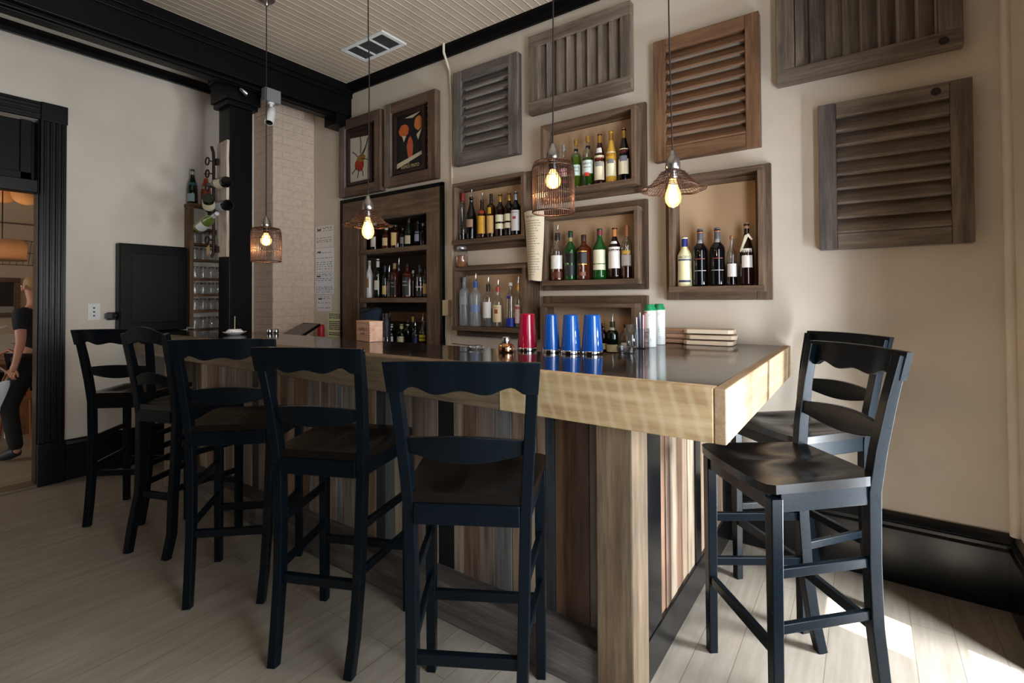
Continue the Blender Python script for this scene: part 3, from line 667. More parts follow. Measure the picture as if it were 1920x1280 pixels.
def cmat(c):
    if not isinstance(c, tuple): return c
    return plain('paint_%d_%d_%d' % c, c, .45)
PROF = {
    'wine': [(.86, 0), (.98, .01), (1, .03), (1, .60), (.97, .645), (.82, .69), (.55, .73), (.38, .77), (.36, .93), (.42, .935), (.42, .96), (.36, .965), (.36, .985), (.02, .99)],
    'burg': [(.86, 0), (.98, .01), (1, .03), (1, .48), (.93, .56), (.74, .65), (.5, .74), (.38, .82), (.36, .94), (.42, .945), (.42, .965), (.36, .985), (.02, .99)],
    'spirit': [(.88, 0), (.98, .01), (1, .03), (1, .58), (.95, .63), (.72, .68), (.45, .715), (.38, .75), (.36, .90), (.40, .91), (.40, .95), (.02, .955)],
    'tall': [(.88, 0), (.98, .008), (1, .025), (1, .66), (.92, .70), (.6, .735), (.38, .76), (.34, .93), (.38, .935), (.38, .955), (.02, .96)],
    'bell': [(.9, 0), (1, .015), (1, .08), (.94, .40), (.98, .55), (.95, .61), (.7, .68), (.46, .74), (.36, .80), (.36, .93), (.42, .94), (.42, .96), (.02, .965)],
    'square': [(.92, 0), (.99, .01), (1, .03), (1, .62), (.95, .655), (.7, .69), (.42, .73), (.36, .76), (.36, .92), (.02, .93)],
    'squat': [(.88, 0), (1, .03), (1, .42), (.96, .52), (.8, .6), (.5, .66), (.3, .70), (.26, .86), (.02, .87)],
    'champ': [(.86, 0), (1, .015), (1, .40), (.94, .50), (.78, .6), (.55, .7), (.42, .8), (.37, .92), (.43, .93), (.43, .955), (.37, .985), (.02, .99)],
}
def radius_at(prof, t):
    for (r0, z0), (r1, z1) in zip(prof, prof[1:]):
        if z0 <= t <= z1: return r0 + (r1 - r0) * (t - z0) / max(1e-6, z1 - z0)
    return prof[-1][0]
NBOT = [0]
def bottle(label, px, yt, yb, wpx, kind, glassk, z0=None, Y=2.878, cap=None, capz=.86, labels=(), liquid=None, fill=.6, spout=False, text=None, group=None, loc=None, sq=0, detail=True):
    """labels: (t0, t1, colour, half angle deg); text: (string, t, colour, scale)"""
    if loc is None:
        q = onY(px, yb, Y); zt = onY(px, yt, Y).z; d = depth(q); a = atan2(px - CX, F)
        R = wpx * d / F * cos(a) / 2 * 1.0; h = zt - (q.z if z0 is None else z0); z = (q.z if z0 is None else z0) + .0008; loc = (q.x, Y, z)
    else: R, h = wpx, yt
    prof = PROF[kind]; n = 24
    hb = h / (1.13 if spout else 1.0)
    r = thing('liquor_bottle' if group and 'wine' not in group else 'wine_bottle', label, 'bottle', loc, 0, group)
    m = MB(); m.lathe([(R * a, hb * b) for a, b in prof], (0, 0, 0), n, sq, pi / 4 if sq else 0); body = m.build('body', G[glassk], r)
    if liquid:
        m = MB(); pr = [(R * .90 * radius_at(prof, t), hb * t) for t in [.015, .03] + [i / 14 * fill for i in range(2, 15)]]; pr.append((.001, hb * fill)); m.lathe(pr, (0, 0, 0), 16, sq, pi / 4 if sq else 0); m.build('liquid', liq(liquid), r)
    if cap:
        m = MB(); rn = R * radius_at(prof, .91 if prof[-1][1] > .93 else .85) * 1.1
        top = prof[-1][1]; m.lathe([(rn, hb * capz), (rn * 1.02, hb * (capz + .01)), (rn, hb * (top - .004)), (rn * .93, hb * (top + .006)), (.001, hb * (top + .008))], (0, 0, 0), 14); m.build('cap', cmat(cap), r)
    if spout:
        m = MB(); zt0 = hb * prof[-1][1]; m.tube([(0, 0, zt0 - .004), (0, 0, zt0 + .012), (.002, 0, zt0 + .03), (.008, -.002, zt0 + .055)], [R * .3, .0075, .0055, .003], 8); m.build('pour_spout', CHROME, r)
    face = atan2(-1, .22)
    for (t0, t1, c, ha) in labels:
        m = MB(); k = 12; rows = []
        for t in (t0, (t0 + t1) / 2, t1):
            rr = R * radius_at(prof, t) + .0009; row = []
            for i in range(k + 1):
                th = face + radians(ha) * (2 * i / k - 1); kk = 1
                if sq: kk = (abs(cos(th - pi / 4)) ** sq + abs(sin(th - pi / 4)) ** sq) ** (-1 / sq)
                row.append(Vector((rr * kk * cos(th), rr * kk * sin(th), hb * t)))
            rows.append(row)
        W = k + 1; m._add([p for q in rows for p in q], [(j * W + i, j * W + i + 1, (j + 1) * W + i + 1, (j + 1) * W + i) for j in range(2) for i in range(k)], True)
        m.build('label', cmat(c), r)
    if text:
        for tx in (text if isinstance(text, list) else [text]):
            s, t, c, scl = tx; rr = R * radius_at(prof, t) + .0016; v, f = text_verts(s, R * scl)
            def pl(p):
                th = face + p.x / rr; kk = 1
                if sq: kk = (abs(cos(th - pi / 4)) ** sq + abs(sin(th - pi / 4)) ** sq) ** (-1 / sq)
                return (rr * kk * cos(th), rr * kk * sin(th), hb * t + p.y)
            m = MB(); m._add([pl(p) for p in v], f); m.build('label_lettering', cmat(c), r)
    return r
CRM, WHT, TAN = (232, 222, 190), (236, 234, 228), (206, 172, 110)
gA = 'bottles in the highest cubby'
bottle('clear bottle seen through the cage lamp, leftmost in the highest cubby', 1057.4, 272, 352, 18, 'wine', 'clear', ZA, cap=SILV, labels=((.28, .46, (200, 150, 150), 65), (.14, .2, (120, 40, 44), 60)), liquid=(120, 104, 100), fill=.55, group=gA)
bottle('bright green bottle in the highest cubby, left of its dark green twin', 1080.6, 261.6, 349, 20, 'wine', 'clear', ZA, cap=GOLD, capz=.88, labels=((.24, .46, (196, 214, 200), 60), (.76, .80, BLKL, 180)), liquid=(120, 160, 20), fill=.70, text=[('ABSENTE', .40, (30, 80, 56), .42), ('MENTHE', .33, (30, 60, 50), .36)], group=gA)
bottle('green bottle with a pale neck beside the bottle with the white diamond tag', 1103, 254.8, 346.7, 22, 'wine', 'clear', ZA, cap=GOLD, capz=.88, labels=((.24, .50, (214, 224, 214), 62), (.76, .80, BLKL, 180), (.19, .26, (206, 50, 44), 24)), liquid=(70, 140, 24), fill=.55, text=[('ABSENTE', .43, (30, 80, 56), .42), ('MENTHE', .36, (30, 60, 50), .36)], group=gA)
bottle('red wine bottle with cream label and a white diamond tag on its shoulder', 1125, 249.6, 341, 21, 'burg', 'red', ZA, cap=GOLD, capz=.78, labels=((.08, .55, CRM, 62), (.60, .70, WHT, 40), (.34, .42, (150, 150, 140), 40)), text=('LILLET', .49, (176, 48, 40), .62), group=gA)
bottle('golden wine bottle with cream label, second from the right in the highest cubby', 1146.4, 245, 338, 21, 'burg', 'yellow', ZA, cap=GOLD, capz=.78, labels=((.12, .58, CRM, 62), (.36, .44, (120, 120, 116), 36)), text=('LILLET', .52, (176, 48, 40), .62), group=gA)
bottle('black wine bottle with cream label, rightmost in the highest cubby', 1170.5, 240, 336, 22, 'burg', 'black', ZA, cap=GOLD, capz=.80, labels=((.12, .60, CRM, 62), (.36, .46, (120, 122, 130), 40)), text=('LILLET', .54, (176, 48, 40), .62), group=gA)
gB = 'whisky bottles in the cubby right of the paper list'
bottle('whisky bottle with slanted cream label, leftmost of the whiskies', 1045.6, 425, 526, 25, 'wine', 'clear', ZB, cap=(30, 24, 24), capz=.84, labels=((.24, .52, WHT, 60), (.05, .18, (96, 44, 24), 65)), liquid=(170, 74, 20), fill=.36, spout=True, group=gB)
bottle('dark green whisky bottle with a round black badge', 1070.2, 432.8, 525, 23, 'wine', 'green', ZB, cap=(26, 44, 38), capz=.86, labels=((.34, .54, BLKL, 50), (.10, .30, (36, 44, 48), 62), (.78, .86, (150, 140, 80), 180)), group=gB)
bottle('square amber whisky bottle with a slanted black label and black cap', 1095, 434.4, 524.6, 25, 'square', 'amber', ZB, Y=2.868, cap=(18, 16, 16), capz=.80, labels=((.34, .56, BLKL, 40), (.575, .59, GOLD, 40), (.31, .325, GOLD, 40), (.08, .16, (120, 60, 30), 30)), sq=5, group=gB)
bottle('green whisky bottle with wide cream label, fourth of the whiskies', 1125, 426, 523.5, 27, 'bell', 'green', ZB, cap=(110, 30, 44), capz=.84, labels=((.30, .56, (226, 220, 190), 62), (.18, .285, (226, 220, 190), 62)), group=gB)
bottle('dark whisky bottle with large white label and golden neck', 1153, 424, 522.8, 25, 'bell', 'damber', ZB, cap=(190, 120, 60), capz=.80, labels=((.20, .60, (230, 222, 214), 64), (.66, .71, WHT, 40)), group=gB)
bottle('slim clear whisky bottle with grey label, rightmost of the whiskies', 1175.6, 421.5, 521.8, 20, 'wine', 'clear', ZB, cap=(160, 92, 56), capz=.78, labels=((.24, .44, (176, 166, 162), 66), (.45, .52, (206, 160, 70), 50)), liquid=(110, 50, 30), fill=.22, group=gB)
gC = 'liqueur bottles in the cubby left of the paper list'
bottle('clear bottle with a red neck, leftmost of the liqueurs', 868, 358.5, 450, 15, 'tall', 'clear', ZC, cap=(150, 26, 36), capz=.80, liquid=(36, 20, 16), fill=.14, group=gC)
bottle('black liqueur bottle with pour spout and oval picture label', 884, 358, 449, 20, 'burg', 'black', ZC, spout=True, labels=((.28, .46, (150, 120, 96), 42),), group=gC)
bottle('brown liqueur bottle with a wide yellow label and pour spout', 904, 363, 447, 17, 'bell', 'brown', ZC, spout=True, cap=(28, 18, 14), capz=.80, labels=((.12, .56, (214, 160, 44), 70), (.62, .70, (176, 60, 24), 60), (.34, .44, (176, 70, 24), 50)), group=gC)
bottle('dark brown liqueur bottle with black cap and tan label', 921, 361, 445, 17, 'tall', 'brown', ZC, cap=(16, 14, 14), capz=.76, labels=((.10, .48, (202, 160, 92), 55), (.52, .66, (190, 150, 40), 24)), group=gC)
bottle('amber liqueur bottle with two pale bands and golden neck, left of its twin', 938, 362.5, 445, 18, 'wine', 'damber', ZC, cap=GOLD, capz=.80, labels=((.34, .50, CRM, 75), (.18, .30, CRM, 75)), group=gC)
bottle('amber liqueur bottle with two pale bands, right of its twin beside the white-label bottle', 954.8, 360, 443.5, 18, 'wine', 'damber', ZC, cap=GOLD, capz=.80, labels=((.34, .50, CRM, 75), (.18, .30, CRM, 75)), group=gC)
bottle('dark liqueur bottle with a big white label, rightmost of the liqueurs', 967.5, 358.5, 442, 18, 'wine', 'black', ZC, cap=SILV, capz=.80, labels=((.10, .56, (222, 216, 214), 70), (.36, .42, (170, 50, 50), 20)), text=('MARTINI', .51, (40, 50, 100), .40), group=gC, Y=2.865)
gF = 'vodka bottles in the cubby below the jar'
bottle('frosted vodka bottle with a plain neck, leftmost of the vodkas', 871, 516.5, 616, 20, 'tall', 'frost', ZF, cap=(120, 124, 130), capz=.88, labels=((.42, .58, (150, 154, 158), 60),), group=gF)
bottle('vodka bottle with a blue collar and pale blue band, second from the left', 892, 512, 615, 23, 'tall', 'frost', ZF, cap=(40, 80, 150), capz=.82, labels=((.30, .46, (120, 140, 180), 66),), spout=True, group=gF)
bottle('clear vodka bottle with a white label and black collar', 915.5, 519, 615, 20, 'tall', 'clear', ZF, cap=(20, 18, 20), capz=.80, labels=((.20, .56, WHT, 55),), spout=True, group=gF, liquid=(180, 186, 188), fill=.4)
bottle("clear vodka bottle with a tan label and copper seal", 934, 524, 615, 20, 'spirit', 'clear', ZF, cap=(170, 70, 50), capz=.84, labels=((.12, .52, (226, 200, 160), 60), (.32, .42, (150, 84, 44), 20)), spout=True, text=("Tito's", .46, (110, 70, 40), .5), group=gF)
bottle('tall clear vodka bottle with a blue base and silver stopper', 957.5, 527, 616, 19, 'tall', 'clear', ZF, cap=WHT, capz=.90, labels=((.02, .20, (24, 44, 150), 170), (.62, .68, (24, 40, 130), 20)), group=gF)
bottle('vodka bottle with a pink label, rightmost of the vodkas', 972, 516.5, 616, 13, 'spirit', 'clear', ZF, cap=GOLD, capz=.80, labels=((.10, .5, (222, 190, 184), 70), (.40, .46, (180, 50, 60), 50)), spout=True, group=gF, liquid=(190, 190, 190), fill=.45)
gE = 'bottles in the farthest right cubby'
bottle('pale yellow bottle with blue cap and curved blue lettering', 1284.5, 441.8, 538, 28.5, 'bell', 'cream', ZE, cap=(30, 40, 120), capz=.72, labels=((.08, .12, (40, 44, 80), 50), (.50, .53, (60, 66, 100), 60)), text=('PACIFIC', .565, (34, 40, 96), .50), group=gE)
bottle('black wine bottle with orange neck band, left of its twin', 1313.7, 429, 537.5, 28, 'wine', 'black', ZE, cap=(84, 84, 92), capz=.76, labels=((.90, .94, (204, 110, 60), 180), (.74, .80, (170, 160, 160), 40), (.46, .475, (130, 50, 44), 40), (.26, .27, (190, 184, 176), 50)), group=gE)
bottle('black wine bottle with orange neck band, right of its twin', 1345.8, 426.5, 536.7, 29, 'wine', 'black', ZE, cap=(84, 84, 92), capz=.76, labels=((.90, .94, (204, 110, 60), 180), (.74, .80, (170, 160, 160), 40), (.46, .475, (130, 50, 44), 40), (.26, .27, (190, 184, 176), 50)), group=gE)
bottle('clear corked bottle half full of dark spirit with white label', 1373, 438, 536, 20, 'spirit', 'clear', ZE, cap=(150, 100, 60), capz=.90, labels=((.17, .42, (214, 206, 200), 60),), liquid=(40, 16, 12), fill=.44, group=gE)
rb = bottle('dark corked bottle with a paper tag looped round its neck', 1401, 417, 535.6, 27, 'burg', 'damber', ZE, cap=(176, 130, 90), capz=.90, labels=((.28, .58, (222, 216, 208), 46),), group=gE)
m = MB(); m.prism([(-.03, -.026, .18), (-.022, -.03, .175), (.012, -.03, .255), (.028, -.028, .235), (.034, -.028, .24), (.014, -.028, .272), (-.004, -.028, .262)], (0, -.002, 0)); m.build('neck_tag', CREAMP, rb)
gG = 'bottles in the lowest cubby'
bottle('dark bottle peeking out beside the rightmost blue shaker', 1131, 604, 664, 16, 'spirit', 'damber', ZG, cap=(70, 40, 24), capz=.86, labels=((.1, .3, (206, 196, 150), 60),), group=gG)
bottle('dark green bottle with pour spout and cream label in the lowest cubby', 1148.7, 592.6, 664, 23, 'spirit', 'dgreen', ZG, cap=(50, 60, 36), capz=.80, labels=((.04, .26, (222, 212, 170), 64), (.70, .78, (200, 200, 180), 60)), spout=True, group=gG)
bottle('squat clear bottle with round stopper beside the glass ashtray', 1173.3, 600.8, 660, 25, 'squat', 'clear', ZG, cap=(20, 18, 20), capz=.78, labels=((.12, .34, (214, 210, 204), 30),), group=gG)
gH = 'bottles on the upper cabinet shelf'; YC = 3.03
for a in (
    ('dark bottle with narrow white label, leftmost on the upper cabinet shelf', 685, 432, 466, 12, 'square', 'damber', dict(labels=((.1, .75, WHT, 60),), cap=(20, 16, 16))),
    ('dark square bottle with white label behind the glowing bulb', 702.6, 415, 465, 16, 'square', 'damber', dict(labels=((.12, .46, (214, 204, 196), 50),), cap=WHT)),
    ('amber bottle with oval cream label on the upper cabinet shelf', 724.5, 425, 463.5, 16, 'bell', 'amber', dict(labels=((.16, .5, (226, 206, 150), 50),), cap=WHT)),
    ('square bottle with tall cream label on the upper cabinet shelf', 742, 419, 462, 17.5, 'square', 'brown', dict(labels=((.12, .62, (216, 186, 120), 44),), cap=(120, 112, 100), sq=5)),
    ('dark bottle with grey label beside the tall cream-labelled one', 755, 424, 461, 10, 'spirit', 'black', dict(labels=((.2, .5, (130, 130, 130), 60),))),
    ('tall dark green bottle with a pale slanted label on the upper cabinet shelf', 767, 409, 460, 16, 'champ', 'dgreen', dict(labels=((.12, .40, (206, 186, 160), 50),), cap=(80, 50, 30))),
    ('black bottle with a hanging lilac tag, second from right on the upper shelf', 784, 412, 459, 14, 'champ', 'black', dict(labels=((.20, .55, (150, 146, 176), 44),))),
    ('dark bottle with silver stopper, rightmost on the upper cabinet shelf', 793.4, 417, 459, 12, 'spirit', 'damber', dict(cap=SILV))):
    bottle(*a[:7], z0=1.765, Y=YC, group=gH, **a[7])
gI = 'bottles on the middle cabinet shelf'
for a in (
    ('white bottle with a palm-coloured label and pale cap, leftmost on the middle shelf', 692.8, 486.5, 557.6, 15.5, 'bell', 'white', dict(cap=(196, 176, 150), capz=.84, labels=((.26, .50, (170, 120, 84), 30),), text=('MALIBU', .53, (90, 60, 50), .40))),
    ('green-tinted bottle with white neck and cream label next to the white bottle', 708.6, 485, 557.3, 15, 'wine', 'dgreen', dict(cap=WHT, capz=.78, labels=((.20, .44, (220, 214, 196), 55),))),
    ('small dark bottle with yellowish arched label on the middle shelf', 722, 496, 557, 11, 'spirit', 'black', dict(labels=((.1, .36, (214, 190, 120), 60),), cap=(40, 80, 90))),
    ('thin clear bottle with pour spout between the yellow and black labels', 730, 500, 556.5, 9, 'spirit', 'clear', dict(spout=True, liquid=(120, 70, 30))),
    ('whisky bottle with black-and-white label and golden cap band on the middle shelf', 740, 489, 556, 16, 'square', 'amber', dict(labels=((.06, .50, BLKL, 50),), cap=(176, 140, 90), capz=.78, text=[('Evan', .40, (220, 220, 220), .42), ('Williams', .30, (220, 220, 220), .34)])),
    ('bottle with a long chrome spout behind the black-and-white label', 748, 484, 556, 12, 'spirit', 'clear', dict(spout=True, liquid=(110, 60, 24), labels=((.1, .4, (60, 60, 62), 60),), Y=3.09)),
    ('square whiskey bottle with a large black label, centre of the middle shelf', 764, 490.5, 555.5, 18.5, 'square', 'amber', dict(labels=((.06, .56, BLKL, 44),), cap=(16, 14, 14), sq=5, text=[('JACK', .44, (225, 225, 225), .40), ("DANIEL'S", .34, (225, 225, 225), .34)])),
    ('slim clear bottle behind the large black-labelled whiskey', 774.5, 505, 555, 9, 'spirit', 'clear', dict(cap=WHT, liquid=(80, 60, 50), Y=3.09)),
    ('wide clear bottle with a pale cross band, right part of the middle shelf', 788, 496, 555, 17, 'wine', 'clear', dict(labels=((.30, .34, (206, 190, 180), 70), (.05, .2, (40, 26, 24), 80)), cap=(20, 18, 20), liquid=(60, 36, 24), fill=.5)),
    ('dark bottle with tan label at the right end of the middle shelf', 797.5, 500, 555, 9, 'spirit', 'damber', dict(labels=((.12, .44, (214, 180, 110), 60),)))):
    k = dict(a[7]); Yq = k.pop('Y', YC); bottle(*a[:7], z0=1.332, Y=Yq, group=gI, **k)
gJ = 'bottles on the bottom cabinet shelf'
for a in (
    ('black bottle with white cap and slanted white label right of the cigar box', 733.3, 607.5, 690, 18, 'wine', 'black', dict(cap=WHT, capz=.86, labels=((.30, .52, (222, 220, 220), 60), (.76, .80, WHT, 60)))),
    ('green bottle with a pale capsule and cream label on the bottom cabinet shelf', 753, 607.5, 690, 17, 'wine', 'dgreen', dict(cap=(220, 206, 150), capz=.82, labels=((.30, .54, (214, 206, 170), 66),))),
    ('black bottle with a pale neck band, third on the bottom cabinet shelf', 764.5, 596.5, 690, 14, 'spirit', 'black', dict(cap=(20, 20, 22), labels=((.78, .82, (190, 200, 180), 180),))),
    ('bottle with a yellow capsule behind the blue-labelled one', 774.4, 591, 690, 11, 'spirit', 'dgreen', dict(cap=(206, 176, 90), capz=.80, Y=3.10)),
    ('clear bottle with dark blue label and black spout on the bottom shelf', 779, 600, 690, 13.5, 'spirit', 'clear', dict(spout=True, labels=((.26, .52, (24, 34, 90), 66),), liquid=(90, 100, 110))),
    ('clear bottle with two yellow bands and chrome spout, rightmost on the bottom shelf', 793.4, 589, 690, 15, 'spirit', 'clear', dict(spout=True, labels=((.44, .52, (206, 196, 60), 66), (.34, .41, (206, 196, 60), 66)), liquid=(120, 116, 90)))):
    k = dict(a[7]); Yq = k.pop('Y', YC); bottle(*a[:7], z0=.87, Y=Yq, group=gJ, **k)

# jar on the vodka cubby
q = onY(866, 502, 2.877); jr = thing('glass_jar', 'small glass jar with silver lid standing on the vodka cubby', 'jar', (q.x, 2.872, 1.5568))
m = MB(); m.lathe([(.045, 0), (.052, .008), (.052, .11), (.046, .125), (.036, .132), (.036, .14), (.001, .141)], n=20); m.build('body', G['clear'], jr)
m = MB(); m.lathe([(.038, .138), (.039, .140), (.039, .158), (.036, .161), (.001, .161)], n=20); m.build('lid', SILV, jr)
m = MB(); m.lathe([(.044, .004), (.047, .010), (.047, .085), (.03, .092), (.001, .094)], n=18); m.build('contents', plain('brown_snack', (150, 100, 66), .9), jr)

# hanging paper list
sc = thing('paper_list', 'long tapering cream paper list hanging between the middle cubbies', 'paper', (-1.80, D - .15, 1.67))
m = MB(); rows = []
for k in range(15):
    t = k / 14; z = 1.440 + .462 * t; xa = -1.856 - .024 * t; xb = -1.752 + .032 * t; row = []
    for i in range(9):
        u = i / 8; row.append(Vector((xa + (xb - xa) * u, D - .135 - .030 * sin(pi * u) - .012 * (t ** 6), z + .004 * sin(5 * u)))); 
    rows.append(row)
m.o = sc.location; m._add([p for r_ in rows for p in r_] + [p + Vector((0, .0012, 0)) for r_ in rows for p in r_], [(j * 9 + i, j * 9 + i + 1, j * 9 + i + 10, j * 9 + i + 9) for j in range(14) for i in range(8)] + [(135 + j * 9 + i, 135 + j * 9 + i + 9, 135 + j * 9 + i + 10, 135 + j * 9 + i + 1) for j in range(14) for i in range(8)], True)
sheet = m.build('sheet', plain('aged_cream_paper', (232, 214, 184), .8), sc)
def scr(x, y):
    u = min(1, max(0, .5 + x)); t = .5 + y; xa = -1.856 - .024 * t; xb = -1.752 + .032 * t
    return Vector((xa + (xb - xa) * u, D - .137 - .030 * sin(pi * u) - .012 * (t ** 6), 1.440 + .462 * t)) - sc.location
m = MB(); rnd = random.Random(5)
for k in range(22):
    y = .36 - k * .037; x0 = -.40 + rnd.uniform(0, .04); x1 = rnd.uniform(.1, .42)
    for i in range(5):
        u0 = x0 + (x1 - x0) * i / 5; u1 = x0 + (x1 - x0) * (i + .8) / 5; m._add([scr(u0, y), scr(u1, y), scr(u1, y + .006), scr(u0, y + .006)], [(0, 1, 2, 3)])
m.build('written_lines', INK, sheet)
v, f = text_verts('Bar Specials', .16); m = MB(); m._add([scr(p.x * .95, .43 + p.y * .28) for p in v], f); m.build('heading', INK, sheet)
m = MB(sc.location); m.tube([(-1.81, D - .165, 1.895), (-1.81, D - .05, 1.91)], .004, 6); m.build('pin', IRON, sc)

# notices on the back wall
def notice(label, x0, x1, z0, z1, mat, seed, dark=0):
    Y = D - .0016; r = thing('paper_notice', label, 'notice', ((x0 + x1) / 2, D, (z0 + z1) / 2), group='papers pinned to the wall')
    m = MB(r.location); m.box(x0, x1, Y, D - .0002, z0, z1); sh = m.build('sheet', mat, r)
    m = MB(r.location); rn = random.Random(seed); z = z1 - .02; y = Y - .0006
    while z > z0 + .012:
        a = x0 + .018; e = x1 - .018
        if rn.random() < .75:
            u = a
            while u < e - .01:
                w = rn.uniform(.012, .04); m.quad([(u, y, z), (min(u + w, e), y, z), (min(u + w, e), y, z + .005 + .005 * dark), (u, y, z + .005 + .005 * dark)]); u += w + rn.uniform(.004, .03 if not dark else .006)
        z -= rn.uniform(.012, .03) if not dark else .018
    if not dark: m.quad([(x0 + .03, y, z1 - .045), (x0 + .09, y, z1 - .045), (x0 + .09, y, z1 - .03), (x0 + .03, y, z1 - .03)])
    m.build('printed_text', INK, sh); return r
notice('topmost printed certificate taped beside the bottle cabinet', -4.492, -4.20, 1.832, 2.045, plain('certificate_paper', (246, 242, 232), .8), 1)
notice('white certificate with a logo swoosh, second from the top', -4.492, -4.195, 1.590, 1.826, PAPER, 2)
notice('framed-looking white permit sheet, third from the top', -4.500, -4.196, 1.372, 1.585, plain('permit_paper', (244, 246, 252), .8), 3)
notice('small white sheet just above the pale green one', -4.472, -4.232, 1.205, 1.362, plain('small_sheet_paper', (246, 246, 248), .8), 4)
notice('pale yellow-green inspection form beside the cabinet', -4.290, -4.062, .955, 1.192, YELP, 5, 1)

# ------------------------------------------------------------------ things on the bar
def at_top(px, py, back=0.0):
    q = onZ(px, py, ZT); d = (q - CAM); d.z = 0; d.normalize(); return q + d * back
def shaker(label, px, yb, yt, wpx, mat):
    q = at_top(px, yb, .045); d = depth(q); a = atan2(px - CX, F); R = wpx * d / F * cos(a) / 2; h = (yb - yt) * d / F - .012; 
    r = thing('cocktail_shaker', label, 'shaker', (q.x, q.y, ZT), group='upturned shaker tins in a row')
    m = MB(); m.lathe([(R * .97, .010), (R * .985, .016), (R * .74, h - .006), (R * .715, h - .001), (R * .68, h), (R * .66, h - .003), (.001, h - .003)], n=32); m.build('tin', mat, r)
    m = MB(); m.lathe([(R * .99, 0), (R, .002), (R, .011), (R * .985, .0155), (R * .95, .0155), (R * .95, 0)], n=32); m.build('steel_rim', CHROME, r); return r
BLUEP = plain('blue_gloss_enamel', (18, 84, 172), .14, coat=.6); REDP = plain('crimson_gloss_enamel', (168, 14, 52), .14, coat=.6)
shaker('crimson upturned shaker tin beside the blue ones', 989, 658, 585, 38, REDP)
shaker('blue upturned shaker tin next to the crimson one', 1033.6, 662, 586.4, 33, BLUEP)
shaker('middle blue upturned shaker tin', 1070.5, 664, 587, 38, BLUEP)
shaker('blue upturned shaker tin farthest right and nearest the lowest cubby bottles', 1110.7, 665, 587, 41, BLUEP)
q = at_top(949, 661, .03); r = thing('cocktail_strainer_lid', 'copper-toned shaker lid with steel cap left of the crimson tin', 'shaker', (q.x, q.y, ZT))
m = MB(); m.lathe([(.036, 0), (.038, .004), (.038, .022), (.034, .034), (.022, .043), (.001, .045)], n=24); m.build('dome', COPPER, r)
m = MB(); m.lathe([(.018, .042), (.019, .046), (.019, .068), (.016, .073), (.001, .074)], n=20); m.build('cap', CHROME, r)
# hawthorne strainer
q = at_top(888, 654, .0); r = thing('bar_strainer', 'steel spring strainer lying on the counter behind the middle stool', 'strainer', (q.x, q.y + .02, ZT), radians(15))
m = MB(); pts = []
for k in range(181): t = k / 180; A = 2 * pi * t * 24; B = 2 * pi * t; pts.append((.036 * cos(B) + .006 * cos(A) * cos(B), .036 * sin(B) + .006 * cos(A) * sin(B), .008 + .006 * sin(A)))
m.tube(pts, .0012, 5); m.build('spring', CHROME, r)
m = MB(); m.lathe([(.001, .013), (.034, .013), (.036, .0145), (.034, .016), (.001, .016)], n=24); m.build('plate', CHROME, r)
m = MB(); m.bar([(-.03, 0, .015), (-.08, 0, .018), (-.135, .004, .022)], .016, .003, (0, 1, 0)); m.build('handle', CHROME, r)
# cigar box
p0 = at_top(668, 638); p1 = at_top(712, 640); 
q = at_top(690, 640, .045); r = thing('cigar_box', 'small wooden box with finger joints and burnt lettering on the bar', 'box', (q.x, q.y + .01, ZT), radians(-14))
W_, H_, D_ = .186, .118, .085; CIG = wood('cedar_box', (176, 126, 98), (222, 178, 150), (236, 204, 178), axis='X', rough=.45, bump=.1)
m = MB(); m.box(-W_ / 2, W_ / 2, -D_ / 2, D_ / 2, 0, H_ - .004); bx = m.build('box_body', CIG, r, bevel=.002)
m = MB(); m.box(-W_ / 2 - .001, W_ / 2 + .001, -D_ / 2 - .001, D_ / 2 + .001, H_ - .004, H_ + .004); m.build('lid', CIG, r, bevel=.001)
m = MB()
for k in range(7):
    for s in (-1, 1): m.box(s * (W_ / 2 - .008), s * (W_ / 2 + .0006), -D_ / 2 - .0006, -D_ / 2 + .004, .008 + k * .0145, .015 + k * .0145)
m.build('finger_joints', plain('joint_wood', (176, 110, 66), .5), r)
flat_text('ROMEO Y', .026, lambda x, y: Vector((x, -D_ / 2 - .0012, .072 + y)), 'burnt_lettering', plain('burnt_brown', (104, 66, 50), .8), r)
flat_text('JULIETA', .020, lambda x, y: Vector((x, -D_ / 2 - .0012, .045 + y)), 'burnt_lettering', plain('burnt_brown', (104, 66, 50), .8), r)
# dark pouch and glass behind the cigar box, on the bottom cabinet shelf front / back bar
q = onY(695, 600, 2.75); tb = thing('back_counter', 'low dark back counter behind the bar, mostly hidden', 'counter', (-3.4, 2.75, 0))
m = MB(tb.location); m.box(-4.49, -2.72, 2.60, D - .032, .80, .84); m.build('worktop', TRIMB, tb, bevel=.003)
m = MB(tb.location); m.box(-4.44, -2.73, 2.62, D - .036, 0, .80); m.build('cupboard_body', TRIMB, tb, bevel=.003)
pc = thing('cloth_pouch', 'navy cloth pouch standing open behind the cigar box', 'pouch', (q.x, 2.75, .84))
m = MB(); rings = []
for k in range(9):
    t = k / 8; z = t * .39; a, c = .085 + .04 * t, .035 + .02 * t; rings.append([Vector((a * cos(2 * pi * i / 20), c * sin(2 * pi * i / 20), z + (.018 * cos(4 * pi * i / 20 + .8) if k == 8 else 0))) for i in range(20)])
m.loft(rings, smooth=True); m.build('bag', plain('navy_cloth', (28, 46, 66), .85), pc)
m = MB(); m.tube([(.125 * cos(2 * pi * i / 20), .055 * sin(2 * pi * i / 20), .39 + .018 * cos(4 * pi * i / 20 + .8)) for i in range(20)], .006, 6, close=True); m.build('hem', plain('black_hem', (14, 14, 16), .8), pc)
q = onY(725, 600, 2.75); gl = thing('tumbler', 'blue-tinted tumbler beside the navy pouch', 'glass', (q.x, 2.75, .84))
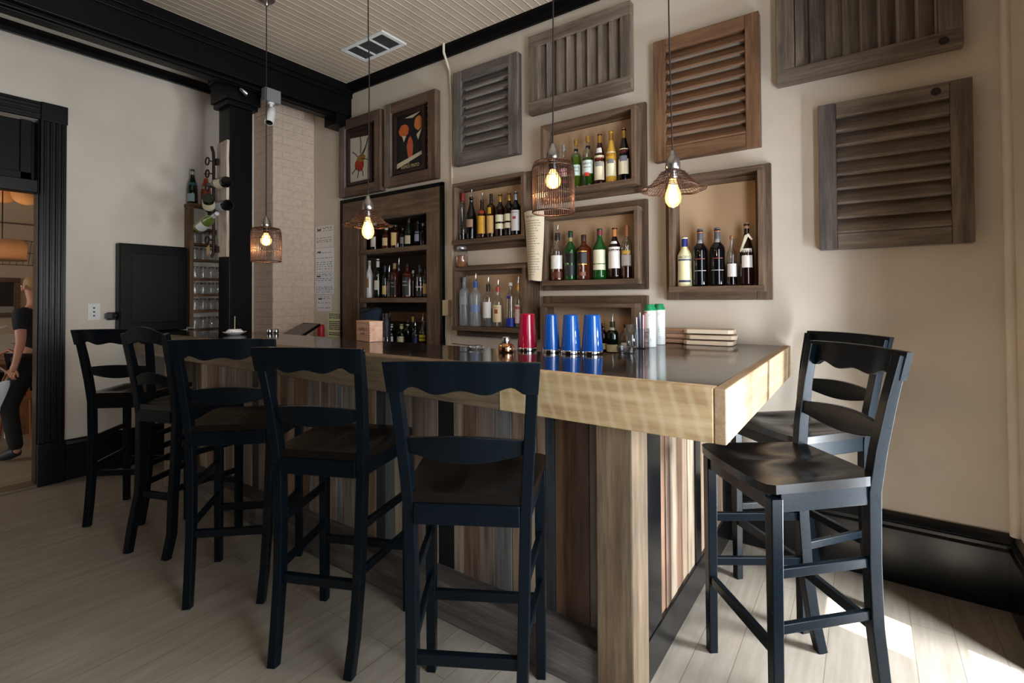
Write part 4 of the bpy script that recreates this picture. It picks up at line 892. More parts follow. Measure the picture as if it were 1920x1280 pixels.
m = MB(); m.lathe([(.03, 0), (.032, .004), (.036, .365), (.033, .365), (.03, .01), (.001, .008)], n=20); m.build('body', G['clear'], gl)
m = MB(); m.lathe([(.028, .012), (.031, .33), (.001, .332)], n=16); m.build('contents', plain('blue_contents', (24, 48, 90), .3), gl)
# napkin plate with a pick
q = at_top(440, 627.5, .0); r = thing('saucer', 'white saucer of folded napkins with a pick, in front of the black post', 'saucer', (q.x, q.y, ZT))
m = MB(); m.lathe([(.035, 0), (.045, .004), (.075, .020), (.078, .023), (.07, .021), (.03, .008), (.001, .007)], n=28); m.build('dish', WHITEP, r)
m = MB()
for k in range(5): a = k * 1.25; m.hexa([(.05 * cos(a + t) * s, .05 * sin(a + t) * s, z) for z, s in ((.012 + .004 * k, 1), (.020 + .005 * k, 1.15)) for t in (0, 1.5, 3.1, 4.6)])
m.build('napkins', PAPER, r)
m = MB(); m.tube([(0, 0, .02), (.003, 0, .135)], .003, 6); m.build('pick', plain('bamboo', (206, 190, 160), .6), r)
for k, (dx, lb) in enumerate(((-.0, 'left of the pair of steel salt shakers on the bar edge'), (.045, 'right of the pair of steel salt shakers on the bar edge'))):
    q = at_top(508, 625, .015); m = MB((q.x + dx, q.y - .01 + dx * .55, ZT)); m.lathe([(.017, 0), (.019, .003), (.019, .026), (.015, .034), (.006, .038), (.001, .038)], (q.x + dx, q.y - .01 + dx * .55, ZT), 16); tag(m.build('salt_shaker', CHROME), lb, 'shaker', 'steel salt shakers')
# register screen behind the bar
q = onY(566, 622, 2.62); r = thing('tablet_screen', 'dark tilted register screen behind the counter', 'screen', (q.x, 2.62, .84), radians(-8))
m = MB(); m.box(-.09, .09, -.07, .07, 0, .02); m.box(-.02, .02, -.01, .03, .02, .17); m.build('stand', TRIMB, r, bevel=.003)
m = MB(); m.hexa([(-.20, -.15, .11), (.20, -.15, .11), (.17, .10, .245), (-.17, .10, .245), (-.20, -.16, .128), (.20, -.16, .128), (.17, .09, .263), (-.17, .09, .263)]); m.build('bezel', TRIMB, r, bevel=.004)
m = MB(); m.hexa([(-.18, -.138, .1395), (.18, -.138, .1395), (.155, .075, .2545), (-.155, .075, .2545), (-.18, -.1385, .141), (.18, -.1385, .141), (.155, .0745, .256), (-.155, .0745, .256)]); m.build('display', plain('dark_display', (52, 48, 46), .2), r)
q = onY(602, 625, 2.86); m = MB((q.x, 2.86, .84)); m.lathe([(.03, 0), (.034, .004), (.034, .20), (.028, .235), (.02, .24), (.001, .242)], (q.x, 2.86, .84), 16); tag(m.build('red_bottle_cap_jar', plain('red_plastic', (190, 34, 44), .35)), 'red plastic jar beside the register screen', 'jar')
# cutting boards
for k in range(3):
    bd = thing('serving_board', ('bottom', 'middle', 'top')[k] + ' pale serving board of the stack near the wall', 'board', (-.74 + .012 * (k == 1), 2.835, ZT + .0005 + k * .030), radians(6 + (-2, 2, 0)[k]), 'stacked serving boards')
    MP = wood('maple_board', (196, 168, 140), (222, 200, 174), (236, 218, 196), axis='X', bump=.08)
    m = MB(); pts = [(-.055, -.085), (.15, -.085), (.175, -.065), (.175, .065), (.15, .085), (-.055, .085), (-.075, .06), (-.075, -.06)]
    m.prism([(a, c, 0) for a, c in pts], (0, 0, .022)); m.build('blade', MP, bd, bevel=.004)
    m = MB(); m.prism([(a, c, .001) for a, c in ((-.19, -.026), (-.075, -.034), (-.075, .034), (-.19, .026), (-.198, 0))], (0, 0, .020)); hd = m.build('handle', wood('oiled_handle', (140, 100, 74), (182, 138, 108), (206, 166, 134), axis='X', bump=.08), bd, bevel=.004)
    m = MB(); m.tube([(-.199, -.006, .011), (-.203, 0, .011), (-.199, .006, .011)], .004, 6); m.build('hanging_loop', IRON, hd)
# white bottles with green lids
for px, yb, lb in ((1219, 651, 'white carton bottle with green lid, left of the pair and nearer'), (1236.5, 646, 'white carton bottle with green lid, right of the pair')):
    q = at_top(px, yb, .03); r = thing('carton_bottle', lb, 'bottle', (q.x, q.y, ZT), group='white bottles with green lids')
    m = MB(); m.lathe([(.029, 0), (.031, .003), (.031, .188), (.030, .191), (.001, .191)], n=24); m.build('body', plain('white_carton', (236, 240, 238), .3), r)
    m = MB(); m.lathe([(.0318, .187), (.0318, .194), (.024, .206), (.0235, .216), (.021, .22), (.001, .22)], n=24); m.build('lid', plain('green_lid', (14, 128, 80), .3), r)
    m = MB()
    def cyl(x, z, rr=.0315): t = x / rr + atan2(-1, .1); return Vector((rr * cos(t), rr * sin(t), z))
    for i in range(4): m._add([cyl(-.028 + .005 * i, .182), cyl(-.023 + .005 * i, .182), cyl(-.028 + .0045 * i, .152 + .006 * i), cyl(-.030 + .0045 * i, .152 + .006 * i)], [(0, 1, 2, 3)])
    m.build('red_mark', plain('red_print_mark', (206, 60, 60), .4), r)
    m = MB()
    for z, w in ((.165, .012), (.158, .016), (.09, .006), (.08, .008), (.07, .006), (.04, .014), (.032, .014)): m._add([cyl(0, z), cyl(w, z), cyl(w, z + .003), cyl(0, z + .003)], [(0, 1, 2, 3)])
    m.build('small_print', plain('teal_ink', (110, 160, 150), .6), r)
# straw caddy and straws
q = at_top(1203, 653, .02); sx, sy = q.x, q.y; r = thing('straw_caddy', 'clear straw caddy beside the white bottles', 'caddy', (sx, sy, ZT))
m = MB(); w = .03
for a in ((-w, -w + .003, -w, w), (w - .003, w, -w, w), (-w + .003, w - .003, -w, -w + .003), (-w + .003, w - .003, w - .003, w)): m.box(*a, 0, .10)
m.box(-w, w, -w, w, 0, .004); m.build('holder', G['clear'], r)
rs = random.Random(4); SCOL = [(232, 234, 236), (30, 60, 110), (232, 232, 232), (60, 24, 60), (232, 234, 236), (200, 70, 90)]
for k, c in enumerate(SCOL):
    x_, y_ = sx - .018 + .0072 * k, sy - .010 + .006 * (k % 3); dx, dy = rs.uniform(-.004, .004), rs.uniform(-.004, .004)
    m = MB((x_, y_, ZT + .0045)); m.tube([(x_, y_, ZT + .0045), (x_ + dx, y_ + dy, ZT + .155 + .012 * (k % 3))], .0028, 8)
    tag(m.build('straw', cmat(c)), ('first white straw in the caddy, leftmost', 'dark blue straw in the clear caddy', 'white straw in the middle of the caddy', 'deep purple straw in the clear caddy', 'white straw toward the right side of the caddy', 'pink straw at the right side of the caddy')[k], 'straw', 'straws in the caddy')
q = at_top(1195, 655, .02); m = MB((q.x - .035, q.y + .01, ZT)); m.lathe([(.022, 0), (.024, .003), (.027, .12), (.0255, .12), (.022, .008), (.001, .006)], (q.x - .035, q.y + .01, ZT), 20); tag(m.build('highball_glass', G['clear']), 'clear empty highball glass left of the straw caddy', 'glass')
q = at_top(1183, 660, .03); r = thing('ashtray', 'cut clear glass ashtray near the inner corner of the bar', 'ashtray', (q.x, q.y - .05, ZT))
m = MB(); rings = []
for rr, z in ((.036, 0), (.042, .004), (.046, .026), (.042, .03), (.036, .027), (.03, .012), (.001, .011)): rings.append([Vector((rr * (1 + (.05 if i % 2 and rr > .03 else 0)) * cos(2 * pi * i / 32), rr * (1 + (.05 if i % 2 and rr > .03 else 0)) * sin(2 * pi * i / 32), z)) for i in range(32)])
m.loft(rings); m.build('dish', glass('cut_crystal', (.86, .9, .93), .3, .02), r)

# ------------------------------------------------------------------ pendants
WIRE = plain('bronze_wire', (92, 66, 54), .38, .7); CORD = plain('brown_cloth_cord', (34, 22, 18), .8); NICK = plain('brushed_nickel', (176, 170, 164), .28, .95)
BULB = emit('glowing_core', (1.0, .80, .50), 16.0); BULBG = glass('warm_bulb_glass', (1.0, .84, .60), .10, glow=(1.0, .58, .22, 3.6))
def bulb_profile(long):
    if long: return [(.013, 0), (.014, -.012), (.020, -.034), (.029, -.060), (.0315, -.078), (.029, -.096), (.018, -.112), (.004, -.118), (.0008, -.119)]
    return [(.013, 0), (.014, -.010), (.022, -.022), (.032, -.042), (.034, -.054), (.030, -.072), (.018, -.083), (.0008, -.087)]
def pendant(label, x, y, zb, kind, top=HC, power=2.2, sway=0.0):
    """zb: z of bulb centre"""
    r = thing('pendant_lamp', label, 'lamp', (x, y, top), group='wire pendant lamps over the bar')
    long = kind == 'dish'
    zs = zb + (.062 if long else .05)                              # bulb collar
    m = MB(r.location); m.tube([(x + sway * sin(pi * i / 10) * (1 if i < 6 else .4), y, zs + .10 + (top - zs - .13) * i / 10) for i in range(11)], .0032, 6); m.build('cord', CORD, r)
    m = MB(r.location); m.lathe([(.055, top), (.055, top - .006), (.045, top - .018), (.018, top - .024), (.012, top - .05), (.006, top - .055), (.001, top - .056)], (x, y, 0), 20); m.build('ceiling_rose', NICK, r)
    m = MB(r.location); m.lathe([(.001, zs + .112), (.009, zs + .110), (.012, zs + .095), (.025, zs + .075), (.029, zs + .055), (.029, zs + .034), (.024, zs + .03), (.001, zs + .03)], (x, y, 0), 22); sk = m.build('socket_cap', NICK, r)
    m = MB(r.location); m.lathe([(.019, zs + .032), (.0195, zs), (.016, zs - .004), (.001, zs - .004)], (x, y, 0), 18); m.build('bulb_holder', plain('black_bakelite', (16, 15, 15), .3) if not long else NICK, sk)
    m = MB(r.location); m.lathe([(a, zs + c) for a, c in bulb_profile(long)], (x, y, 0), 20); bl = m.build('bulb', BULBG, r)
    m = MB(r.location); m.lathe([(a * .62, zs - .012 + c * .82) for a, c in bulb_profile(long)[1:]], (x, y, 0), 18)
    m.build('glowing_core', BULB, bl)
    m = MB(r.location); th = .0014
    def ring(rad, z, wav=0, n=48, t=th): m.tube([(x + (rad + wav * cos(8 * 2 * pi * k / n)) * cos(2 * pi * k / n), y + (rad + wav * cos(8 * 2 * pi * k / n)) * sin(2 * pi * k / n), z + wav * .8 * cos(8 * 2 * pi * k / n)) for k in range(n)], t, 5, close=True)
    if kind == 'dish':
        P = [(.030, .030), (.046, .022), (.064, -.002), (.088, -.028), (.112, -.044), (.126, -.047)]
        for i, (a, c) in enumerate(P): ring(a, zs + c, .004 if i > 3 else .001, 48, .0018 if i == 5 else th)
        for a in (.055, .076, .1, .119):
            c = next(q0[1] + (q1[1] - q0[1]) * (a - q0[0]) / (q1[0] - q0[0]) for q0, q1 in zip(P, P[1:]) if q0[0] <= a <= q1[0]); ring(a, zs + c, .003)
        for k in range(44): t = 2 * pi * k / 44; m.tube([(x + a * cos(t + .5 * a), y + a * sin(t + .5 * a), zs + c) for a, c in P], th * .9, 4)
    else:
        R = .093; z1, z0 = zs + .032, zs - .190
        ring(R * .98, z0, 0, 48, .0032); ring(R, z0 + .075); ring(R, z0 + .145); ring(R * .97, z1 - .028, 0, 48, .0018); ring(R * .88, z1 - .006); ring(R * .5, z1); ring(.03, z1 + .001, 0, 24)
        for k in range(56): t = 2 * pi * k / 56; c_, s_ = cos(t), sin(t); m.tube([(x + a * c_, y + a * s_, z) for a, z in ((.028, z1 + .001), (R * .6, z1), (R * .88, z1 - .006), (R * .97, z1 - .028), (R, z1 - .06), (R * .98, z0))], th, 4)
    m.build('wire_shade', WIRE, r)
    ld = bpy.data.lights.new('bulb_glow', 'POINT'); ld.energy = power; ld.color = (1.0, .60, .28); ld.shadow_soft_size = .012
    lo = bpy.data.objects.new('bulb_glow', ld); COL.objects.link(lo); lo.location = (x, y, zs - .135 if long else zs - .11)
    return r
q1 = onY(499, 450, 1.75); pendant('drum cage pendant in front of the white brick chimney, farthest from the camera', q1.x, 1.75, q1.z, 'cage')
q2 = onY(690, 428, 1.70); pendant('ruffled wire dish pendant in front of the bottle cabinet', q2.x, 1.70, q2.z, 'dish', sway=.012)
q3 = onY(1037, 338, 1.88); pendant('large drum cage pendant in front of the highest cubby', q3.x, 1.88, q3.z, 'cage', sway=.006)
q4 = onY(1262, 363, 2.0); pendant('ruffled wire dish pendant above the bar end, farthest right', q4.x, 2.0, q4.z, 'dish', sway=-.01)

# ------------------------------------------------------------------ fittings
v = thing('air_vent', 'white louvred air register on the tan ceiling', 'vent', (-3.15, 2.575, HC))
m = MB(v.location); x0, x1, y0, y1 = -3.395, -2.90, 2.455, 2.70
z0 = HC - .012
m.box(x0, x1, y0, y0 + .03, z0, HC); m.box(x0, x1, y1 - .03, y1, z0, HC); m.box(x0, x0 + .035, y0 + .03, y1 - .03, z0, HC); m.box(x1 - .035, x1, y0 + .03, y1 - .03, z0, HC)
for xx in (-3.235, -3.075): m.box(xx - .008, xx + .008, y0 + .03, y1 - .03, z0, HC)
m.build('frame', WHITEP, v, bevel=.002)
m = MB(v.location)
for k in range(15): yy = y0 + .036 + k * .0122; m.hexa([(x0 + .035, yy, HC - .010), (x1 - .035, yy, HC - .010), (x1 - .035, yy + .0015, HC - .010), (x0 + .035, yy + .0015, HC - .010), (x0 + .035, yy + .006, HC - .001), (x1 - .035, yy + .006, HC - .001), (x1 - .035, yy + .0075, HC - .001), (x0 + .035, yy + .0075, HC - .001)])
m.build('louvres', plain('grey_louvre', (150, 148, 144), .5), v)
m = MB(v.location); m.box(x0 + .035, x1 - .035, y0 + .03, y1 - .03, HC - .0012, HC - .0004); m.build('dark_duct', plain('duct_dark', (24, 23, 22), .8), v)  # flat dark sheet painted in for the shade inside the duct
# cctv
cc = thing('security_camera', 'white security camera on a grey junction box under the black beam', 'camera', (-3.92, 2.17, 2.99))
m = MB(); m.box(-.02, .045, -.065, .065, -.075, .03); m.build('mounting_box', plain('grey_box', (128, 126, 128), .5), cc, bevel=.004)
m = MB(); m.tube([(.01, 0, -.075), (.012, 0, -.11)], .014, 10); m.lathe([(.024, -.085), (.026, -.080), (.026, -.075)], (.01, 0, 0), 14); m.build('bracket', WHITEP, cc)
m = MB(); m.lathe([(.022, -.06), (.030, -.055), (.034, 0), (.036, .085), (.034, .09), (.028, .088)], (.016, -.004, -.17), 20, axis=(.25, -.32, -.9)); m.build('housing', WHITEP, cc)
m = MB(); m.lathe([(.028, .0), (.02, .002), (.001, .003)], (.016 + .25 * .09, -.004 - .32 * .09, -.17 - .9 * .09), 16, axis=(.25, -.32, -.9)); m.build('lens', plain('black_lens', (8, 8, 10), .08), cc)
sl = thing('spotlight', 'small chrome spotlight on the post capital', 'lamp', (PX1 + .045, 1.99, 2.99))
m = MB(); m.tube([(0, 0, .02), (.03, 0, .02), (.035, 0, .0)], .004, 6); m.build('arm', IRON, sl)
m = MB(); m.lathe([(.012, 0), (.016, .01), (.02, .06), (.018, .065), (.001, .066)], (.035, -.02, -.0), 14, axis=(.2, .8, -.6)); m.build('head', CHROME, sl)
# outlet plate on left wall, black latch
ol = thing('outlet_plate', 'white outlet plate on the doorway wall left of the black cabinet', 'outlet', (L, 1.291, 1.236))
m = MB(); m.box(0, .007, -.04, .04, -.064, .064); m.build('plate', WHITEP, ol, bevel=.003)
m = MB()
for z in (-.03, 0, .03): m.lathe([(.006, 0), (.007, .0005), (.005, .002), (.001, .0022)], (.007, 0, z), 10, axis=(1, 0, 0))
m.build('sockets', plain('grey_socket', (90, 86, 82), .5), ol)
lt = thing('wall_latch', 'small black clamp sticking out beside the black cabinet', 'latch', (L, 1.40, 1.20))
m = MB(); m.box(0, .02, -.03, .03, -.03, .03); m.build('base', TRIMB, lt, bevel=.003)
m = MB(); m.box(.02, .07, -.045, -.01, -.02, .025); m.tube([(.03, -.01, 0), (.05, .05, .006)], .008, 8); m.build('clamp', BLACK, lt, bevel=.003)
# white conduit and box with cables
cn = thing('conduit', 'white cable conduit running down the back wall beside the grey shutter', 'conduit', (-2.66, D, 2.3))
m = MB(cn.location); m.tube([(-2.668, D - .085, HC), (-2.668, D - .085, 3.25), (-2.665, D - .02, 3.12), (-2.655, D - .012, 2.9), (-2.652, D - .012, 2.28), (-2.648, D - .012, 1.32)], .010, 8); m.build('pipe', plain('painted_pipe', (226, 214, 192), .5), cn)
m = MB(cn.location); m.box(-2.735, -2.672, D - .04, D, 1.188, 1.312); m.build('junction_box', plain('beige_box', (214, 196, 160), .5), cn, bevel=.003)
m = MB(cn.location)
for k in range(3): m.tube([(-2.712 + .016 * k, D - .02, 1.19), (-2.715 + .018 * k, D - .022, 1.05), (-2.70 + .012 * k, D - .02, .90)], .005, 6)
m.build('cables', plain('beige_cable', (214, 204, 184), .6), cn)

# ------------------------------------------------------------------ left wall: black cabinet, glass rack, wine
bc = thing('black_cabinet', 'flat black wall cabinet standing on the bar end beside the doorway', 'cabinet', (L, 1.66, ZT))
m = MB(bc.location); m.box(L, L + .085, 1.425, 1.90, ZT + .001, 1.775); m.build('carcass', TRIMB, bc, bevel=.004)
m = MB(bc.location); m.box(L + .085, L + .105, 1.43, 1.895, ZT + .006, 1.77); pn = m.build('door_frame', TRIMB, bc, bevel=.003)
m = MB(bc.location); m.box(L + .100, L + .108, 1.50, 1.83, 1.14, 1.70); m.build('door_panel', plain('black_panel', (11, 10, 11), .45, spec=.2), pn, bevel=.005)
XR0, XR1, YR0, YR1 = L + .001, L + .115, 1.915, 2.24
gr = thing('glass_rack', 'narrow wooden wall rack with rows of upturned glasses left of the black post', 'rack', (L, 2.07, ZT))
for y in (YR0, YR1 - .03): m = MB(gr.location); m.box(XR0, XR1, y, y + .03, ZT + .02, 2.14); m.build('side_board', RACKW['Z'], gr, bevel=.002)
RZ = [onX(380, yy, XR1).z for yy in (616, 581, 551, 521, 486, 456, 428)]
m = MB(gr.location); m.box(XR0, XR1 + .01, YR0 - .004, YR1 + .004, 2.135, 2.16); m.build('top_board', RACKW['Y'], gr, bevel=.002)
for z in RZ: m = MB(gr.location); m.box(XR0, XR1 - .001, YR0 + .03, YR1 - .03, z - .02, z); m.build('shelf', RACKW['Y'], gr, bevel=.002)
rownames = ['bottom', 'second', 'third', 'fourth', 'fifth', 'sixth']
gt = None
for ri, z in enumerate(RZ[:6]):
    for ci in range(4):
        y = YR0 + .062 + ci * .066
        lab = '%s upturned glass on the %s shelf of the glass rack' % (('left-hand', 'second', 'third', 'right-hand')[ci], rownames[ri])
        if gt is None:
            gt = thing('glass_tumbler', lab, 'glass', (L + .062, y, z + .0006), 0, 'upturned glasses in the wall rack')
            m = MB(); m.lathe([(.0305, 0), (.031, .002), (.027, .098), (.0255, .102), (.001, .102)], n=20); m.build('body', glass('tumbler_glass', (.95, .96, .96), .16), gt)
            m = MB(); m.lathe([(.0225, .086), (.0245, .088), (.0235, .101), (.001, .1015)], n=18); m.build('thick_base', glass('thick_glass', (.78, .82, .84), .35), gt)
        else:
            c = copy_tree(gt); c.location = (L + .062, y, z + .0006); c['label'] = lab
gW = 'wine bottles on and beside the glass rack'
bottle('green sparkling wine bottle with pale foil standing on top of the glass rack', 0, .31, 0, .039, 'champ', 'dgreen', loc=(L + .06, 1.955, 2.161), cap=SILV, capz=.66, labels=((.06, .28, (150, 170, 176), 80), (.52, .6, (60, 96, 104), 170)), group=gW)
bottle('orange rose wine bottle with white foil on top of the glass rack', 0, .30, 0, .038, 'champ', 'rose', loc=(L + .06, 2.065, 2.161), cap=WHT, capz=.74, labels=((.1, .34, (180, 50, 36), 70), (.48, .56, (220, 200, 190), 80)), group=gW)
bottle('yellow-topped bottle half hidden behind the iron wine rack', 0, .24, 0, .034, 'burg', 'amber', loc=(L + .06, 2.195, 2.161), cap=(206, 150, 40), capz=.6, labels=((.1, .3, (170, 40, 40), 60),), group=gW)
wb = thing('chipped_board', 'tall chipped white-painted board nailed to the black post', 'board', (-4.165, PY0, 2.1))
CHIP = wood('chipped_white_paint', (120, 96, 76), (206, 190, 172), (220, 206, 190), axis='Z', bump=.5)
m = MB(wb.location); m.prism([(-4.245, PY0, 1.665), (-4.084, PY0, 1.66), (-4.082, PY0, 1.9), (-4.088, PY0, 2.1), (-4.083, PY0, 2.3), (-4.09, PY0, 2.44), (-4.082, PY0, 2.585), (-4.245, PY0, 2.575)], (0, -.022, 0)); m.build('plank', CHIP, wb, bevel=.004)
ir = thing('iron_wine_rack', 'dark iron wine rack with rings hanging on the chipped white board', 'wine rack', (-4.235, PY0 - .03, 2.1))
m = MB(ir.location); yy = PY0 - .045
m.tube([(-4.262, yy - .01, 2.55), (-4.252, yy, 2.50), (-4.248, yy, 2.45), (-4.246, yy, 2.0), (-4.246, yy, 1.70), (-4.256, yy - .01, 1.66)], .012, 8); m.build('spine', IRON, ir)
for z in (2.43, 2.33, 2.22, 2.06, 1.93, 1.80): m = MB(ir.location); m.tube([(-4.246 - .030 + .030 * cos(2 * pi * k / 20), yy - .035, z + .030 * sin(2 * pi * k / 20)) for k in range(20)], .006, 6, close=True); m.tube([(-4.25, yy - .035, z), (-4.246, yy, z)], .006, 6); m.build('ring', IRON, ir)
for zz in (2.40, 1.70): m = MB(ir.location); m.box(-4.24, -4.20, yy + .003, PY0 - .0225, zz, zz + .05); m.build('bracket', IRON, ir)
def lying(label, base, axis, glassk, lab, cap, R=.041, h=.31, lb=(.12, .45)):
    """base: centre of the bottle's base, axis: towards the neck"""
    o = bottle(label, 0, h, 0, R, 'burg', glassk, loc=(0, 0, 0), cap=cap, capz=.8, labels=((*lb, lab, 100),), group=gW)
    o.location = base; o.rotation_euler = Vector(axis).to_track_quat('Z', 'Y').to_euler(); return o
YB_ = PY0 - .082
b1 = onX(436, 339, -3.985); lying('dark wine bottle lying in the top of the iron rack, base to the right', (-3.945, YB_, onY(436, 338, YB_).z), (-1, 0, .05), 'black', CRM, (40, 20, 20))
lying('dark wine bottle lying lower in the iron rack beside the post, base to the right', (-3.925, YB_, onY(438, 382, YB_).z), (-1, 0, .03), 'black', (214, 216, 222), (40, 20, 20))
pq = onY(390, 371, YB_ - .15); lying('dark wine bottle pointing its round base at the room', (pq.x, pq.y, pq.z), (-.72, .35, -.22), 'dgreen', CRM, (40, 20, 20))
pq = onY(374, 420, YB_ - .09); lying('pale green white-wine bottle lying with its neck up to the right', (pq.x - .01, pq.y, pq.z - .03), (.86, .0, .24), 'lgreen', (226, 228, 230), (196, 190, 196))
m = MB((-4.27, yy - .03, 1.70)); m.prism([(-4.30, yy - .03, 1.74), (-4.25, yy - .03, 1.76), (-4.235, yy - .03, 1.70), (-4.285, yy - .03, 1.675)], (0, -.002, 0)); tag(m.build('paper_tag', plain('tan_tag', (206, 170, 120), .7)), 'tan paper tag dangling from the iron wine rack', 'tag')

# ------------------------------------------------------------------ the next room
m = MB(); m.box(-9.25, -9.05, -3.6, D + .4, 0, HC); struct(m.build('wall_far', plain('far_room_cream', (196, 178, 156), .7)))
m = MB(); m.box(-9.05, -9.03, -3.6, D + .4, 2.32, 2.335); struct(m.build('trim_6', plain('picture_rail', (90, 74, 60), .5)))
m = MB(); m.box(-9.05, L - .10, 2.85, 2.95, 0, HC); struct(m.build('wall_far_side', plain('far_room_cream', (196, 178, 156), .7)))
m = MB(); m.box(-9.25, L - .10, -3.6, D + .4, HC, HC + .06); struct(m.build('ceiling_far', plain('far_ceiling', (150, 130, 112), .7)))
p = thing('framed_photograph', 'wood-framed black and white photograph of a rider, in the next room', 'picture', (-9.03, 1.45, 1.36))
pw_ = [onX(38, 521, -9.03), onX(0, 600, -9.03)]
y1_, y0_ = pw_[0].y, 1.0; z1_, z0_ = pw_[0].z, onX(38, 594, -9.03).z
m = MB(p.location)
for a in ((y0_, y1_, z1_ - .06, z1_), (y0_, y1_, z0_, z0_ + .06), (y0_, y0_ + .06, z0_ + .06, z1_ - .06), (y1_ - .06, y1_, z0_ + .06, z1_ - .06)): m.box(-9.05, -9.01, *a)
m.build('frame', BROWNW['Y'], p, bevel=.003)
m = MB(p.location); m.box(-9.05, -9.03, y0_ + .06, y1_ - .06, z0_ + .06, z1_ - .06); ph = m.build('print', plain('dark_photo', (34, 33, 34), .3), p)
m = MB(p.location); m.ball((-9.028, y1_ - .28, z1_ - .14), .03, sc=(.1, 1, 1)); m.ball((-9.028, y1_ - .27, z1_ - .25), .06, sc=(.05, 1, 1.2)); m.box(-9.0295, -9.028, y0_ + .06, y1_ - .06, z0_ + .06, z0_ + .14); m.build('pale_figure', plain('photo_grey', (150, 148, 146), .4), ph)
m = MB(p.location); m.tube([(-9.028, y1_ - .38 + .09 * cos(2 * pi * k / 20), z0_ + .18 + .09 * sin(2 * pi * k / 20)) for k in range(20)], .005, 5, close=True); m.build('wheel', plain('photo_dark_grey', (96, 94, 92), .4), ph)
# drum pendant
def drum(label, x, y, z, R, h, wire=False):
    r = thing('drum_pendant', label, 'lamp', (x, y, HC), group='pendants in the next room')
    m = MB(r.location); m.tube([(x, y, HC), (x, y, z + h * .5)], .006, 6); m.build('cord', CORD, r)
    m = MB(r.location)
    if wire:
        for k in range(24): t = 2 * pi * k / 24; m.tube([(x + R * cos(t), y + R * sin(t), z - h / 2), (x + R * cos(t + .2), y + R * sin(t + .2), z + h / 2)], .003, 4)
        for zz in (z - h / 2, z, z + h / 2): m.tube([(x + R * cos(2 * pi * k / 30), y + R * sin(2 * pi * k / 30), zz) for k in range(30)], .004, 5, close=True)
        m.build('wire_shade', IRON, r)
    else:
        m.lathe([(R, z - h / 2), (R, z + h / 2), (R - .008, z + h / 2), (R - .008, z - h / 2), (R, z - h / 2)], (x, y, 0), 32); m.build('shade', glass('woven_shade', (.5, .42, .32), .02, .5, .9, lin((170, 138, 112))[:3]), r)
        m = MB(r.location); m.lathe([(.001, z - h / 2 + .01), (R - .012, z - h / 2 + .01), (R - .012, z - h / 2 + .014), (.001, z - h / 2 + .014)], (x, y, 0), 28); m.build('diffuser', emit('warm_diffuser', (1, .86, .62), 2.5), r)
    ld = bpy.data.lights.new('drum_glow', 'POINT'); ld.energy = 6; ld.color = (1, .88, .72); ld.shadow_soft_size = .05; lo = bpy.data.objects.new('drum_glow', ld); COL.objects.link(lo); lo.location = (x, y, z)
    return r
q = CAM + ray(4, 469) * 5.5; drum('woven drum pendant glowing in the next room', q.x, q.y, q.z, .20, .22)
q = CAM + ray(22, 475) * 6.6; drum('round wire cage pendant behind the woven one in the next room', q.x, q.y, q.z, .24, .32, True)
for px, py, lb in ((5, 358, 'paper globe lantern at the left edge of the doorway view'), (50, 362, 'paper globe lantern nearer the door jamb')):
    q = CAM + ray(px, py) * 5.8; r = thing('globe_lantern', lb, 'lantern', q, group='paper globe lanterns')
    m = MB(); m.ball((0, 0, 0), .14, 20, 12); m.build('globe', plain('orange_paper_globe', (200, 140, 84), .8), r)
    m = MB(); m.tube([(0, 0, .13), (0, 0, HC - q.z)], .004, 5); m.build('cord', CORD, r)
# table with things on it
TX, TY, TZ = -7.19, .72, .76
t = thing('dining_table', 'wooden dining table with a white metal leg in the next room', 'table', (TX, TY, 0))
m = MB(t.location); m.box(TX - .4, TX + .42, TY - .75, TY + .72, TZ - .05, TZ); m.build('tabletop', TABLEW['Y'], t, bevel=.004)
m = MB(t.location); m.box(TX - .32, TX + .34, TY - .68, TY + .64, TZ - .13, TZ - .05); m.build('apron', TABLEW['Y'], t, bevel=.003)
for ax, ay in ((-.34, -.66), (.34, -.66), (-.34, .60)): m = MB(t.location); m.box(TX + ax - .045, TX + ax + .045, TY + ay - .045, TY + ay + .045, 0, TZ - .05); m.build('leg', TABLEW['Z'], t, bevel=.003)
m = MB(t.location); m.box(TX + .28, TX + .37, TY + .50, TY + .59, 0, TZ - .05); m.build('leg', TABLEW['Z'], t, bevel=.003)
wl = onX(11, 760, TX + .40); m = MB(t.location); m.tube([(TX + .40, wl.y, 0), (TX + .40, wl.y, TZ - .12), (TX + .37, wl.y - .06, TZ - .06)], .012, 8); o = m.build('brace_leg', plain('white_metal', (206, 206, 204), .4), t); o['label'] = 'white metal leg'
for k, (px, lb) in enumerate(((29, 'upturned goblet nearest the left of the three on the table'), (38, 'middle upturned goblet on the far table'), (46, 'upturned goblet nearest the person on the far table'))):
    q = onX(px, 660, TX + .25); r = thing('goblet', lb, 'glass', (TX + .25 - .10 * k, q.y + .035 * k, TZ + .0005), group='upturned goblets')
    m = MB(); m.lathe([(.036, 0), (.044, .03), (.042, .08), (.02, .105), (.008, .115)], n=18); m.build('bowl', G['clear'], r)
    m = MB(); m.lathe([(.008, .115), (.008, .13), (.032, .138), (.032, .142), (.001, .142)], n=18); m.build('foot', plain('amber_foot', (140, 116, 70), .2), r)
q = onX(16, 650, TX - .15); bg = thing('tote_bag', 'white canvas tote bag with handles lying on the far table', 'bag', (TX - .15, q.y - .02, TZ + .0005))
m = MB(); rings = []
for k in range(7):
    tt = k / 6; z = .20 * tt; a, c = .06 * (1 - .7 * tt), .26 * (1 - .2 * tt); rings.append([Vector((a * cos(2 * pi * i / 24), c * sin(2 * pi * i / 24) * (1 + .05 * sin(5 * i)), z + .012 * sin(3 * i) * tt)) for i in range(24)])
